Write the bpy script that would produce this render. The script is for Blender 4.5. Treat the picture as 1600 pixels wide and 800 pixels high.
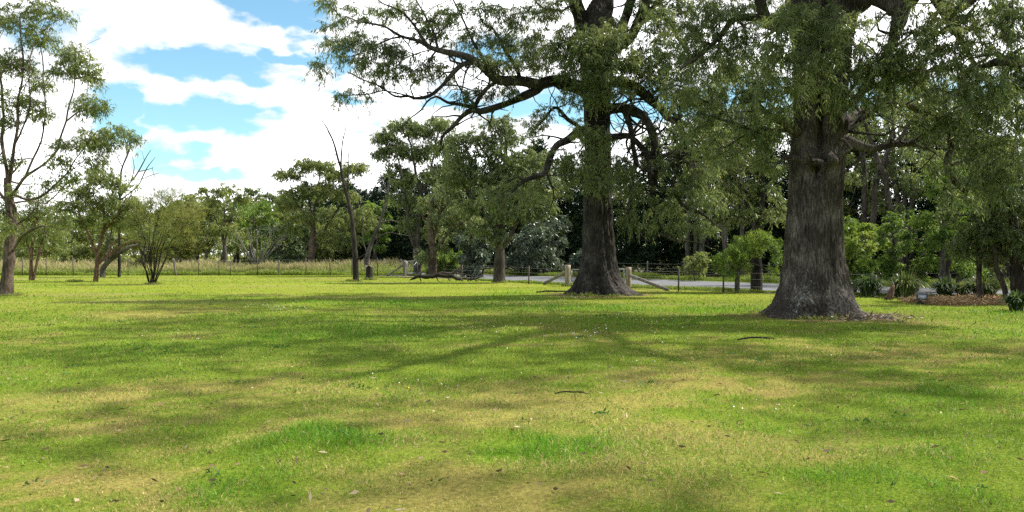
import bpy, math, random
import numpy as np
from mathutils import Vector

# ------------------------------------------------------------------ basics
for c in list(bpy.data.objects): bpy.data.objects.remove(c)
scene = bpy.context.scene
COL = scene.collection
F, CX, HY, EYE = 1256.0, 800.0, 395.0, 1.65        # focal length (px of the photo), centre, horizon row, eye height
rng = np.random.default_rng(7)

def P(px, py, d):            # a direction seen in the photo at distance d -> place in the world (metres)
    return np.array([(px-CX)/F*d, d, EYE+(HY-py)/F*d])
def GD(py): return F*EYE/(py-HY)
def G(px, py):
    d = GD(py); return np.array([(px-CX)/F*d, d, 0.0])

# ------------------------------------------------------------------ noise
def _h(ix, iy, iz, s):
    n = (ix.astype(np.int64)*374761393 + iy.astype(np.int64)*668265263 + iz.astype(np.int64)*2147483647 + s*974711) & 0xffffffff
    n = ((n ^ (n >> 13))*1274126177) & 0xffffffff
    n = ((n ^ (n >> 15))*2246822519) & 0xffffffff
    return ((n ^ (n >> 16)) & 0xffffff)/float(0xffffff)
def vn(x, y, z=None, s=0):   # value noise 0..1
    x = np.asarray(x, float); y = np.asarray(y, float)
    z = np.zeros_like(x) if z is None else np.asarray(z, float)
    ix, iy, iz = np.floor(x), np.floor(y), np.floor(z)
    fx, fy, fz = x-ix, y-iy, z-iz
    fx = fx*fx*(3-2*fx); fy = fy*fy*(3-2*fy); fz = fz*fz*(3-2*fz)
    r = 0
    for a in (0, 1):
        for b in (0, 1):
            for c in (0, 1):
                w = (fx if a else 1-fx)*(fy if b else 1-fy)*(fz if c else 1-fz)
                r = r + w*_h(ix+a, iy+b, iz+c, s)
    return r
def fbm(x, y, z=None, s=0, o=4):
    t, a, n = 0, 0.5, 0
    for k in range(o):
        t = t + a*vn(np.asarray(x)*2**k, np.asarray(y)*2**k, None if z is None else np.asarray(z)*2**k, s+k*17); n += a; a *= .5
    return t/n
def sstep(a, b, x):
    t = np.clip((x-a)/(b-a), 0, 1); return t*t*(3-2*t)

# ------------------------------------------------------------------ objects
def tag(o, label=None, cat=None, group=None, kind=None):
    if label: o['label'] = label
    if cat: o['category'] = cat
    if group: o['group'] = group
    if kind: o['kind'] = kind
    return o
def thing(name, loc, label, cat, group=None):
    o = bpy.data.objects.new(name, None); COL.objects.link(o)
    o.location = loc; o.empty_display_size = .3
    return tag(o, label, cat, group)
def mesh_obj(name, V, quads=None, tris=None, mat=None, parent=None, off=(0,0,0), smooth=False, attrs=None):
    V = np.asarray(V, np.float32).reshape(-1, 3)-np.asarray(off, np.float32)
    me = bpy.data.meshes.new(name)
    nq = 0 if quads is None else len(quads); nt = 0 if tris is None else len(tris)
    li = []
    if nq: li.append(np.asarray(quads, np.int32).ravel())
    if nt: li.append(np.asarray(tris, np.int32).ravel())
    li = np.concatenate(li)
    me.vertices.add(len(V)); me.vertices.foreach_set('co', V.ravel())
    me.loops.add(len(li)); me.loops.foreach_set('vertex_index', li)
    me.polygons.add(nq+nt)
    st = np.concatenate([np.arange(nq)*4, nq*4+np.arange(nt)*3]).astype(np.int32)
    me.polygons.foreach_set('loop_start', st)
    if smooth: me.polygons.foreach_set('use_smooth', np.ones(nq+nt, bool))
    for k, a in (attrs or {}).items():
        a = np.asarray(a, np.float32)
        if a.ndim == 1:
            at = me.attributes.new(k, 'FLOAT', 'POINT'); at.data.foreach_set('value', a)
        else:
            at = me.attributes.new(k, 'FLOAT_COLOR', 'POINT')
            at.data.foreach_set('color', np.concatenate([a, np.ones((len(a),1),np.float32)],1).ravel())
    me.update(calc_edges=True); me.validate()
    if mat: me.materials.append(mat)
    o = bpy.data.objects.new(name, me); COL.objects.link(o)
    if parent: o.parent = parent
    return o

# ------------------------------------------------------------------ materials
def newmat(name):
    m = bpy.data.materials.new(name); m.use_nodes = True
    nt = m.node_tree; nt.nodes.clear()
    return m, nt, nt.nodes, nt.links
def ramp(N, stops):
    r = N.new('ShaderNodeValToRGB'); e = r.color_ramp.elements
    while len(e) < len(stops): e.new(.5)
    for i, (p, c) in enumerate(stops):
        e[i].position = p; e[i].color = (*c, 1)
    return r
def leaf_mat(name, stops, trans=.35, gloss=.35, rough=.42, tcol=(1.25, 1.2, .7)):
    m, nt, N, L = newmat(name)
    out = N.new('ShaderNodeOutputMaterial')
    at = N.new('ShaderNodeAttribute'); at.attribute_name = 'tint'
    r = ramp(N, stops); L.new(at.outputs['Fac'], r.inputs[0])
    b = N.new('ShaderNodeBsdfPrincipled')
    L.new(r.outputs[0], b.inputs['Base Color']); b.inputs['Roughness'].default_value = rough
    b.inputs['Specular IOR Level'].default_value = gloss
    t = N.new('ShaderNodeBsdfTranslucent')
    mu = N.new('ShaderNodeMix'); mu.data_type = 'RGBA'; mu.blend_type = 'MULTIPLY'; mu.inputs[0].default_value = 1
    L.new(r.outputs[0], mu.inputs[6]); mu.inputs[7].default_value = (*tcol, 1)
    L.new(mu.outputs[2], t.inputs[0])
    mx = N.new('ShaderNodeMixShader'); mx.inputs[0].default_value = trans
    L.new(b.outputs[0], mx.inputs[1]); L.new(t.outputs[0], mx.inputs[2]); L.new(mx.outputs[0], out.inputs[0])
    return m
def attr_mat(name, trans=.3, rough=.6, gloss=.2):
    m, nt, N, L = newmat(name)
    out = N.new('ShaderNodeOutputMaterial')
    at = N.new('ShaderNodeAttribute'); at.attribute_name = 'hue'
    b = N.new('ShaderNodeBsdfPrincipled'); L.new(at.outputs['Color'], b.inputs['Base Color'])
    b.inputs['Roughness'].default_value = rough; b.inputs['Specular IOR Level'].default_value = gloss
    t = N.new('ShaderNodeBsdfTranslucent'); L.new(at.outputs['Color'], t.inputs[0])
    mx = N.new('ShaderNodeMixShader'); mx.inputs[0].default_value = trans
    L.new(b.outputs[0], mx.inputs[1]); L.new(t.outputs[0], mx.inputs[2]); L.new(mx.outputs[0], out.inputs[0])
    return m
def bark_mat(name, dark, mid, light, scale=9, stretch=.12, lichen=0, lich_c=(0,0,.8), lich_r=1.2, bump=.6):
    m, nt, N, L = newmat(name)
    out = N.new('ShaderNodeOutputMaterial'); b = N.new('ShaderNodeBsdfPrincipled'); L.new(b.outputs[0], out.inputs[0])
    b.inputs['Roughness'].default_value = .9; b.inputs['Specular IOR Level'].default_value = .15
    tc = N.new('ShaderNodeTexCoord'); mp = N.new('ShaderNodeMapping'); mp.inputs['Scale'].default_value = (1, 1, stretch)
    L.new(tc.outputs['Object'], mp.inputs[0])
    n1 = N.new('ShaderNodeTexNoise'); n1.inputs['Scale'].default_value = scale*2; n1.inputs['Detail'].default_value = 8; n1.inputs['Roughness'].default_value = .68
    L.new(mp.outputs[0], n1.inputs['Vector'])
    n2 = N.new('ShaderNodeTexNoise'); n2.inputs['Scale'].default_value = 1.3; n2.inputs['Detail'].default_value = 5
    L.new(tc.outputs['Object'], n2.inputs['Vector'])
    ad = N.new('ShaderNodeMath'); ad.operation = 'MULTIPLY_ADD'; ad.inputs[1].default_value = .45
    L.new(n2.outputs[0], ad.inputs[0]); 
    sc = N.new('ShaderNodeMath'); sc.operation = 'MULTIPLY'; sc.inputs[1].default_value = .62; L.new(n1.outputs[0], sc.inputs[0]); L.new(sc.outputs[0], ad.inputs[2])
    r = ramp(N, [(.38, dark), (.53, mid), (.68, light)]); L.new(ad.outputs[0], r.inputs[0])
    col = r.outputs[0]
    if lichen:
        v = N.new('ShaderNodeVectorMath'); v.operation = 'SUBTRACT'; v.inputs[1].default_value = lich_c; L.new(tc.outputs['Object'], v.inputs[0])
        v2 = N.new('ShaderNodeVectorMath'); v2.operation = 'MULTIPLY'; v2.inputs[1].default_value = (1.9, 1, .8); L.new(v.outputs[0], v2.inputs[0])
        ln = N.new('ShaderNodeVectorMath'); ln.operation = 'LENGTH'; L.new(v2.outputs[0], ln.inputs[0])
        mr = N.new('ShaderNodeMapRange'); mr.inputs[1].default_value = lich_r; mr.inputs[2].default_value = 0; mr.inputs[3].default_value = 0; mr.inputs[4].default_value = .25
        L.new(ln.outputs['Value'], mr.inputs[0])
        n3 = N.new('ShaderNodeTexNoise'); n3.inputs['Scale'].default_value = 16; n3.inputs['Detail'].default_value = 6; n3.inputs['Roughness'].default_value = .75
        mp3 = N.new('ShaderNodeMapping'); mp3.inputs['Scale'].default_value = (1, 1, .45); L.new(tc.outputs['Object'], mp3.inputs[0]); L.new(mp3.outputs[0], n3.inputs['Vector'])
        a2 = N.new('ShaderNodeMath'); a2.operation = 'ADD'; L.new(n3.outputs[0], a2.inputs[0]); L.new(mr.outputs[0], a2.inputs[1])
        rr = ramp(N, [(.705, (0,0,0)), (.75, (1,1,1))]); L.new(a2.outputs[0], rr.inputs[0])
        mm = N.new('ShaderNodeMix'); mm.data_type = 'RGBA'; L.new(rr.outputs[0], mm.inputs[0]); L.new(col, mm.inputs[6]); mm.inputs[7].default_value = (.25, .255, .24, 1)
        col = mm.outputs[2]
    L.new(col, b.inputs['Base Color'])
    bp = N.new('ShaderNodeBump'); bp.inputs['Strength'].default_value = bump; bp.inputs['Distance'].default_value = .05
    L.new(n1.outputs[0], bp.inputs['Height']); L.new(bp.outputs[0], b.inputs['Normal'])
    return m
def plain_mat(name, c1, c2, scale=6, rough=.8, stretch=(1,1,1), metal=0, bump=.3):
    m, nt, N, L = newmat(name)
    out = N.new('ShaderNodeOutputMaterial'); b = N.new('ShaderNodeBsdfPrincipled'); L.new(b.outputs[0], out.inputs[0])
    b.inputs['Roughness'].default_value = rough; b.inputs['Metallic'].default_value = metal
    tc = N.new('ShaderNodeTexCoord'); mp = N.new('ShaderNodeMapping'); mp.inputs['Scale'].default_value = stretch; L.new(tc.outputs['Object'], mp.inputs[0])
    n = N.new('ShaderNodeTexNoise'); n.inputs['Scale'].default_value = scale; n.inputs['Detail'].default_value = 7; n.inputs['Roughness'].default_value = .65; L.new(mp.outputs[0], n.inputs['Vector'])
    r = ramp(N, [(.35, c1), (.66, c2)]); L.new(n.outputs[0], r.inputs[0]); L.new(r.outputs[0], b.inputs['Base Color'])
    bp = N.new('ShaderNodeBump'); bp.inputs['Strength'].default_value = bump; bp.inputs['Distance'].default_value = .02; L.new(n.outputs[0], bp.inputs['Height']); L.new(bp.outputs[0], b.inputs['Normal'])
    return m

M = {}
M['bark_big'] = bark_mat('furrowed_bark', (.007,.0064,.0058), (.034,.030,.026), (.115,.102,.09), 13, .16, bump=1.0)
M['bark_lichen'] = bark_mat('furrowed_bark_lichen', (.011,.0095,.008), (.058,.048,.040), (.21,.185,.16), 13, .16, 1, (-.72,-1.1,.80), 1.35, bump=1.0)
M['bark_limb'] = bark_mat('limb_bark', (.02,.017,.014), (.06,.05,.04), (.15,.125,.105), 7, .3)
M['bark_tan'] = bark_mat('tan_bark', (.025,.019,.014), (.085,.063,.048), (.20,.155,.12), 7, .35)
M['bark_red'] = bark_mat('ruddy_bark', (.035,.022,.016), (.125,.075,.050), (.27,.185,.135), 7, .3)
M['bark_grey'] = bark_mat('grey_bark', (.022,.019,.016), (.075,.066,.057), (.19,.17,.15), 7, .3)
M['bark_dead'] = bark_mat('dead_dark_wood', (.009,.008,.007), (.030,.025,.021), (.085,.073,.062), 9, .2)
M['bark_pale'] = bark_mat('dead_pale_wood', (.06,.053,.047), (.15,.135,.12), (.30,.275,.25), 9, .2)
M['leaf_gum'] = leaf_mat('gum_leaves', [(0,(.065,.094,.042)), (.5,(.155,.205,.085)), (.86,(.24,.29,.125)), (1,(.34,.35,.19))], .54, .5, .36)
M['leaf_gum_pale'] = leaf_mat('pale_haze_gum_leaves', [(0,(.09,.125,.042)), (.5,(.19,.24,.075)), (.86,(.28,.32,.11)), (1,(.36,.36,.16))], .54, .5, .38)  # pale leaf green, lightened further: haze and overexposure of far trees painted in
M['leaf_bright'] = leaf_mat('bright_leaves', [(0,(.075,.14,.025)), (.5,(.18,.28,.05)), (.9,(.28,.37,.08)), (1,(.36,.39,.12))], .46, .35, .45)
M['leaf_dark'] = leaf_mat('dark_leaves', [(0,(.022,.042,.016)), (.6,(.06,.10,.034)), (1,(.11,.16,.06))], .36, .4, .42)
M['leaf_conifer'] = leaf_mat('conifer_needles', [(0,(.007,.020,.009)), (.6,(.020,.048,.020)), (1,(.045,.085,.032))], .2, .25, .5)
M['leaf_tea'] = leaf_mat('fine_olive_leaves', [(0,(.11,.135,.04)), (.5,(.21,.245,.07)), (.85,(.30,.30,.11)), (1,(.36,.27,.14))], .48, .3, .5)
M['leaf_silver'] = leaf_mat('silvery_leaves', [(0,(.03,.055,.03)), (.5,(.085,.125,.075)), (1,(.30,.34,.27))], .3, .6, .32)
M['leaf_strap'] = leaf_mat('strap_leaves', [(0,(.03,.055,.018)), (.6,(.09,.135,.045)), (1,(.24,.25,.11))], .35, .45, .38)
M['blades'] = attr_mat('grass_blades', .38, .55, .25)
M['meadow'] = attr_mat('meadow_stems', .35, .7, .15)
M['litter'] = attr_mat('litter', .05, .8, .2)
M['timber'] = plain_mat('weathered_timber', (.17,.13,.095), (.40,.33,.26), 8, .9, (1,1,.12), 0, .5)
M['timber_grey'] = plain_mat('grey_timber', (.085,.075,.065), (.24,.215,.19), 8, .9, (1,1,.12), 0, .5)
M['picket'] = plain_mat('rusted_steel', (.035,.025,.02), (.10,.07,.055), 20, .7)
M['wire'] = plain_mat('galvanised_wire', (.18,.18,.18), (.34,.34,.34), 20, .5, metal=.6)
M['galv'] = plain_mat('galvanised_tube', (.30,.31,.32), (.50,.51,.52), 12, .45, metal=.4)
M['stone'] = plain_mat('dark_granite', (.012,.012,.014), (.035,.036,.04), 40, .6)
M['plate'] = plain_mat('engraved_plate', (.10,.105,.115), (.52,.53,.55), 26, .6, (1,1,1), 0)
M['blue'] = plain_mat('blue_lid', (.03,.08,.22), (.06,.13,.32), 10, .5)

# ------------------------------------------------------------------ branch skeletons
def poly(pts, step):
    """resample a list of (point, radius) with a smooth curve"""
    p = np.array([np.asarray(a[0], float) for a in pts]); r = np.array([a[1] for a in pts], float)
    n = len(p)
    pe = np.vstack([2*p[0]-p[1], p, 2*p[-1]-p[-2]])
    O, R = [], []
    for i in range(n-1):
        p0, p1, p2, p3 = pe[i], pe[i+1], pe[i+2], pe[i+3]
        k = max(1, int(np.linalg.norm(p2-p1)/step))
        t = (np.arange(k)/k)[:, None]
        O.append(.5*((2*p1)+(-p0+p2)*t+(2*p0-5*p1+4*p2-p3)*t**2+(-p0+3*p1-3*p2+p3)*t**3))
        R.append(r[i]+(r[i+1]-r[i])*t[:, 0])
    O.append(p[-1:]); R.append(r[-1:])
    return np.concatenate(O), np.concatenate(R)

class Skel:
    def __init__(s): s.p, s.par, s.r, s.fix, s.len = [], [], [], [], []
    def add(s, p, par, r=0, fix=False):
        s.p.append(np.asarray(p, float)); s.par.append(par); s.r.append(r); s.fix.append(fix)
        s.len.append(0 if par < 0 else s.len[par]+float(np.linalg.norm(s.p[-1]-s.p[par])))
        return len(s.p)-1
    def limb(s, pts, step=.35, wig=0, seed=0):
        q, r = poly(pts, step)
        if wig and len(q) > 3:
            t = np.arange(len(q))*.45
            env = np.minimum(1, np.arange(len(q))/4)
            for a in range(3): q[:, a] += (fbm(t, t*0+seed*3.1+a*7.7, s=seed, o=3)-.5)*2*wig*env
        if s.p:
            d = np.linalg.norm(np.array(s.p)-q[0], axis=1); par = int(np.argmin(d))
        else: par = -1
        first = par
        for i in range(len(q)):
            par = s.add(q[i], par, r[i], True)
        return first
    def grow(s, att, bf=.35, tip=.008, start=None):
        """join every attraction point to the skeleton (Prim, weighted by path length)"""
        att = np.asarray(att); n = len(att)
        base = np.array(s.p); bl = np.array(s.len)
        lo = 0 if start is None else start
        best = np.full(n, 1e9); who = np.zeros(n, int)
        for i in range(lo, len(base)):
            c = np.linalg.norm(att-base[i], axis=1)+bf*bl[i]
            m = c < best; best[m] = c[m]; who[m] = i
        live = np.ones(n, bool)
        ids = []
        for _ in range(n):
            j = int(np.argmin(np.where(live, best, 1e9))); live[j] = False
            par = int(who[j]); a, b = s.p[par], att[j]
            L = float(np.linalg.norm(b-a))
            if L > .7:                                  # long joins are bowed, in steps
                k = int(L/.45)+1
                up = np.array([0, 0, 1.]); bow = np.random.default_rng(j).normal(0, .07, 3)*L+up*.06*L
                for q in range(1, k):
                    t = q/k
                    par = s.add(a+(b-a)*t+bow*4*t*(1-t), par)
            k = s.add(b, par); ids.append(k)
            c = np.linalg.norm(att-b, axis=1)+bf*s.len[k]
            m = live & (c < best); best[m] = c[m]; who[m] = k
        return ids
    def radii(s, tip=.007, ex=2.35, cap=None):
        n = len(s.p); acc = np.zeros(n); par = np.array(s.par)
        r = np.array(s.r, float); fix = np.array(s.fix)
        ch = np.zeros(n, int)
        for i in range(n-1, -1, -1):
            v = acc[i] if ch[i] else tip**ex
            acc[i] = v
            if par[i] >= 0: acc[par[i]] += v; ch[par[i]] += 1
        pr = acc**(1/ex)
        out = np.where(fix, r, pr)
        for i in range(n):                               # never thicker than its parent
            if par[i] >= 0 and not fix[i]: out[i] = min(out[i], out[par[i]]*.92)
        s.rad = out; s.nch = ch
        return out
    def chains(s):
        n = len(s.p); kids = [[] for _ in range(n)]
        for i, p in enumerate(s.par):
            if p >= 0: kids[p].append(i)
        roots = [i for i in range(n) if s.par[i] < 0]
        stack = [(r, -1) for r in roots]; out = []
        while stack:
            i, frm = stack.pop()
            c = [frm, i] if frm >= 0 else [i]
            while kids[i]:
                k = kids[i]
                if len(k) > 1:
                    k = sorted(k, key=lambda a: (s.fix[a] and s.fix[i] and a == i+1, s.rad[a]), reverse=True)
                    for o in k[1:]: stack.append((o, i))
                i = k[0]; c.append(i)
            out.append(c)
        return out

def tube(pts, rad, sides, cap=True):
    n = len(pts)
    t = np.gradient(pts, axis=0); t /= np.linalg.norm(t, axis=1)[:, None]+1e-9
    if n > 2:
        c = pts-pts.mean(0); _, _, vt = np.linalg.svd(c, full_matrices=False); ref = vt[-1]
    else: ref = np.array([.31, .83, .46])
    if abs(np.dot(ref, t[0])) > .9: ref = np.array([.83, -.31, .46])
    u = np.cross(t, ref); u /= np.linalg.norm(u, axis=1)[:, None]+1e-9
    v = np.cross(t, u)
    a = np.arange(sides)/sides*2*np.pi
    V = pts[:, None, :]+rad[:, None, None]*(np.cos(a)[None, :, None]*u[:, None, :]+np.sin(a)[None, :, None]*v[:, None, :])
    i = np.arange(n-1)[:, None]*sides; j = np.arange(sides)[None, :]; jn = (j+1) % sides
    Q = np.stack([i+j, i+jn, i+sides+jn, i+sides+j], -1).reshape(-1, 4)
    return V.reshape(-1, 3), Q
class MB:
    def __init__(s): s.V, s.Q, s.T, s.n = [], [], [], 0
    def add(s, V, Q, T=None):
        s.V.append(V); s.n0 = s.n
        if Q is not None and len(Q): s.Q.append(np.asarray(Q)+s.n)
        if T is not None and len(T): s.T.append(np.asarray(T)+s.n)
        s.n += len(V)
    def tube(s, pts, rad, sides=8, caps=True):
        pts = np.asarray(pts, float); rad = np.broadcast_to(np.asarray(rad, float), (len(pts),)).copy()
        V, Q = tube(pts, rad, sides); 
        T = None
        if caps:
            n = len(V); V = np.vstack([V, pts[:1], pts[-1:]])
            j = np.arange(sides); jn = (j+1) % sides
            T = np.concatenate([np.stack([jn, j, np.full(sides, n)], 1), np.stack([n-sides+j, n-sides+jn, np.full(sides, n+1)], 1)])
        s.add(V, Q, T)
    def box(s, c, sz, rz=0, tilt=None):
        x, y, z = np.array(sz)/2
        v = np.array([[-x,-y,-z],[x,-y,-z],[x,y,-z],[-x,y,-z],[-x,-y,z],[x,-y,z],[x,y,z],[-x,y,z]])
        if tilt: 
            ca, sa = math.cos(tilt), math.sin(tilt); v = np.stack([v[:,0], v[:,1]*ca-v[:,2]*sa, v[:,1]*sa+v[:,2]*ca], 1)
        ca, sa = math.cos(rz), math.sin(rz); v = np.stack([v[:,0]*ca-v[:,1]*sa, v[:,0]*sa+v[:,1]*ca, v[:,2]], 1)+np.asarray(c)
        s.add(v, [[0,3,2,1],[4,5,6,7],[0,1,5,4],[1,2,6,5],[2,3,7,6],[3,0,4,7]])
    def build(s, name, mat, parent=None, off=(0,0,0), smooth=False, attrs=None):
        return mesh_obj(name, np.concatenate(s.V), np.concatenate(s.Q) if s.Q else None, np.concatenate(s.T) if s.T else None, mat, parent, off, smooth, attrs)

def skel_mesh(sk, mb, minr=0.0, seed=0, skip=None):
    pos = np.array(sk.p); rad = sk.rad
    for c in sk.chains():
        if skip and c[-1] in skip: continue
        if len(c) < 2: continue
        p = pos[c].copy(); r = rad[c].copy()
        if not sk.fix[c[1]] or len(c) > 1 and sk.fix[c[0]] and not sk.fix[c[-1]]: r[0] = min(r[0], r[1]*1.15)
        if r.max() < minr: continue
        if sk.fix[c[0]] and sk.fix[c[1]] and c[1] != c[0]+1: r[0] = r[1]
        q, rr = poly(list(zip(p, r)), .16 if r.max() > .05 else .3)
        m = r.max(); k = 3 if m < .014 else 4 if m < .03 else 6 if m < .08 else 9 if m < .2 else 14
        if m > .05:
            t = np.arange(len(q))*.35
            rr = rr*(1+.35*(fbm(t, t*0+seed+len(c), s=3, o=3)-.5))
        mb.add(*tube(q, rr, k))

# ------------------------------------------------------------------ leaves
def norm(a): return a/(np.linalg.norm(a, axis=-1, keepdims=True)+1e-9)
def leaf_quads(c, d, ln, wd, rg, bend=0):
    """lance-shaped leaves: base point c, direction d"""
    n = len(c); d = norm(d)
    w = norm(np.cross(d, norm(rg.normal(size=(n, 3)))))
    ln = np.asarray(ln).reshape(-1, 1); wd = np.asarray(wd).reshape(-1, 1)
    side = norm(np.cross(d, w))
    m = c+d*ln*.42
    V = np.stack([c, m+w*wd*.5, c+d*ln+side*ln*.12*rg.normal(size=(n,1)), m-w*wd*.5], 1).reshape(-1, 3)
    return V, np.arange(n*4).reshape(-1, 4)
def foliage(nodes, dirs, rg, per, spread, ln, wd, droop=1.0, up=.2, tint0=None, style='gum'):
    """leaf sprays around each twig end: short arching shoots with hanging leaves"""
    n = len(nodes)
    nt = 4                                               # shoots per node
    tn = np.repeat(np.arange(n), nt)
    sd = norm(rg.normal(size=(n*nt, 3))*.9+np.repeat(dirs, nt, 0)*.7+np.array([0, 0, up]))
    sl = spread*rg.uniform(.45, 1.15, n*nt)
    k = max(1, per//nt)
    li = np.repeat(np.arange(n*nt), k)
    t = rg.uniform(.12, 1.0, len(li))[:, None]
    L = sl[li][:, None]
    c = nodes[tn][li]+sd[li]*L*t-np.array([0, 0, 1.])*(L*t*t*.45*droop)+rg.normal(0, spread*.05, (len(li), 3))
    if style == 'gum':
        d = norm(rg.normal(size=(len(li), 3)))*.75+np.array([0, 0, -1.])*.85*droop+sd[li]*.35
    elif style == 'needle':
        d = sd[li]*.9+norm(rg.normal(size=(len(li), 3)))*.55+np.array([0, 0, .35])
    else:
        d = norm(rg.normal(size=(len(li), 3)))+sd[li]*.5
    V, Q = leaf_quads(c, d, ln*rg.uniform(.5, 1.45, len(li)), wd*rg.uniform(.7, 1.25, len(li)), rg)
    tn0 = rg.uniform(.18, .72, n) if tint0 is None else tint0
    ti = np.clip(tn0[tn][li]+rg.normal(0, .10, n*nt)[li]+rg.normal(0, .12, len(li)), 0, 1)
    ti[rg.random(len(li)) < .025] = 1
    return V, Q, np.repeat(ti, 4)

def clump_points(clumps, rg):
    out, sz = [], []
    for c, rad, n in clumps:
        v = norm(rg.normal(size=(n, 3)))*(rg.random((n, 1))**.42)
        v[:, 2] = np.where(v[:, 2] < -.45, v[:, 2]*.6, v[:, 2])
        out.append(np.asarray(c)+v*np.asarray(rad))
    return np.concatenate(out)

def tree(name, label, cat, base, trunk, limbs, clumps, bark, leafm, per=50, spread=.45, ln=.14, wd=.03, droop=1, style='gum',
         bf=.35, tip=.010, seed=0, group=None, wig=.12, parts=('trunk', 'crown'), trunk_mesh=None, minr=0, big=(99, 1), twigs=0, twig_len=1.0, tint=(.18,.72), step=.35, grow_from=None):
    rg = np.random.default_rng(seed+1000)
    root = thing(name, (base[0], base[1], 0), label, cat, group)
    off = (base[0], base[1], 0)
    sk = Skel()
    sk.limb(trunk, step, wig*.5, seed)
    for i, l in enumerate(limbs): sk.limb(l, step, wig, seed+i+1)
    if twigs:
        pp = np.array(sk.p); rr_ = np.array(sk.r)
        cand = np.where((rr_ < .3) & (pp[:, 2] > (grow_from or 2)) & (pp[:, 2] < big[0]))[0]
        for q in rg.choice(cand, min(twigs, len(cand)), replace=False):
            r0 = min(rr_[q]*.5, .045); Lq = rg.uniform(.5, 1.9)*twig_len
            dv = norm(rg.normal(size=3)*np.array([1, .8, .7])+np.array([0, 0, .15])); a = pp[q]; pts = [(a, r0)]
            for w_ in (.3, .55, .8, 1):
                dv = norm(dv+rg.normal(0, .38, 3)+np.array([0, 0, -.10*w_])); a = a+dv*Lq*.27; pts.append((a, r0*(1-.88*w_)+.004))
            sk.limb(pts, .25, 0, int(q))
    if clumps:
        att = clump_points(clumps, rg)
        st = int(len(sk.p)*.0) if grow_from is None else next(i for i, p in enumerate(sk.p) if p[2] >= grow_from)
        ids = sk.grow(att, bf, start=st)
    sk.radii(tip)
    mb = MB()
    if trunk_mesh:
        mb.add(*trunk_mesh)
    skel_mesh(sk, mb, minr, seed)
    mb.build(parts[0], bark, root, off, True)
    if clumps:
        pos = np.array(sk.p); ids = np.array(ids); par = np.array(sk.par)[ids]
        dirs = norm(pos[ids]-pos[par])
        tn = np.clip(tint[0]+(tint[1]-tint[0])*fbm(pos[ids][:,0]*.9, pos[ids][:,1]*.9, pos[ids][:,2]*.9, s=seed, o=2)*1.25-.08+rg.normal(0,.08,len(ids)), 0, 1)
        hi = pos[ids][:, 2] > big[0]
        V, Q, ti = foliage(pos[ids][~hi], dirs[~hi], rg, per, spread, ln, wd, droop, .15, tn[~hi], style)
        if hi.any():
            V2, Q2, t2 = foliage(pos[ids][hi], dirs[hi], rg, per, spread*1.3, ln*big[1], wd*big[1], droop, .15, tn[hi], style)
            Q = np.concatenate([Q, Q2+len(V)]); V = np.concatenate([V, V2]); ti = np.concatenate([ti, t2])
        mesh_obj(parts[1], V, Q, None, leafm, root, off, False, {'tint': ti})
    return root

# ------------------------------------------------------------------ ground
ROAD_NEAR = [(150,410.5),(400,421.2),(600,430),(750,437),(860,442.6),(1000,448),(1140,454),(1200,457),(1335,461.5),(1480,464.5),(1640,468),(1800,471.5)]
ROAD_FAR  = [(150,408.5),(400,417.0),(600,424.0),(700,428),(840,431.5),(1000,436),(1140,441),(1200,443),(1335,447),(1480,451),(1640,455),(1800,458)]
rn = np.array([G(*p)[:2] for p in ROAD_NEAR]); rf = np.array([G(*p)[:2] for p in ROAD_FAR])
rn_y = lambda x: np.interp(x, rn[:,0], rn[:,1]); rf_y = lambda x: np.interp(x, rf[:,0], rf[:,1])
fence_line = lambda x: np.where(x < -8, 58.5, np.interp(x, [-8, 1, 5.5, 9.4, 14, 30], [58.5, 43.2, 37.9, 33.6, 30.2, 27]))
def gz(x, y):
    a = .055*(1-sstep(22, 34, y))
    return a*(fbm(x*.33, y*.33, s=5, o=4)-.5)*2*sstep(0,1,np.abs(y)+2)
LUSH = [(455,690,120,24,1),(862,714,72,26,1.1),(1490,615,130,17,1),(1440,778,120,28,.9),(690,520,200,14,.5),(200,548,90,8,.5),(900,478,220,10,.7),(1100,500,130,10,.6),(380,745,120,26,.7),(1200,560,200,12,.4),(80,560,80,10,.4),(600,470,300,8,.35)]
DRY = [(820,640,220,26,1),(570,655,110,10,.9),(60,632,160,26,.9),(1020,740,260,34,.9),(1290,705,200,26,.85),(90,765,200,30,.9),(250,489,120,7,.9),(470,468,120,6,.5),(650,486,120,5,.6),(1400,505,110,7,.8),(700,780,200,30,.7),(1250,600,160,14,.35),(560,600,260,14,.5),(1000,690,200,16,.45)]
def patch(lst, x, y):
    o = 0
    wx = (fbm(x*1.1, y*1.1, s=61, o=3)-.5)*1.2; wy = (fbm(x*1.1, y*1.1, s=62, o=3)-.5)*1.6
    for px, py, rx, ry, a in lst:
        c = G(px, py); d = c[1]
        q = ((x+wx-c[0])/(rx*d/F))**2+((y+wy-c[1])/(ry*d*d/(F*EYE)))**2
        o = o+a*np.exp(-q*.9)
    return o
def fields(x, y):
    n1 = fbm(x*.22+3, y*.22, s=11, o=4); n2 = fbm(x*1.3, y*1.3+9, s=12, o=4); n3 = fbm(x*5, y*5, s=13, o=3)
    dry = .9*patch(DRY, x, y)+(n1-.5)*1.3+(n2-.5)*2.0+(n3-.5)*1.1+.0+.12*(1-sstep(6, 15, y))
    lush = patch(LUSH, x, y)+(fbm(x*.3+40, y*.3+7, s=14, o=4)-.56)*2.2+(n2-.5)*.9+(n3-.5)*.5
    brown = sstep(.58, .74, n2*.6+n3*.4)
    return np.clip(dry-np.clip(lush,0,1)*.8, 0, 1), np.clip(lush, 0, 1), brown
C_ = lambda *a: np.array(a)
def mixc(a, b, t): return a+(b-a)*np.asarray(t)[:, None]
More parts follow.
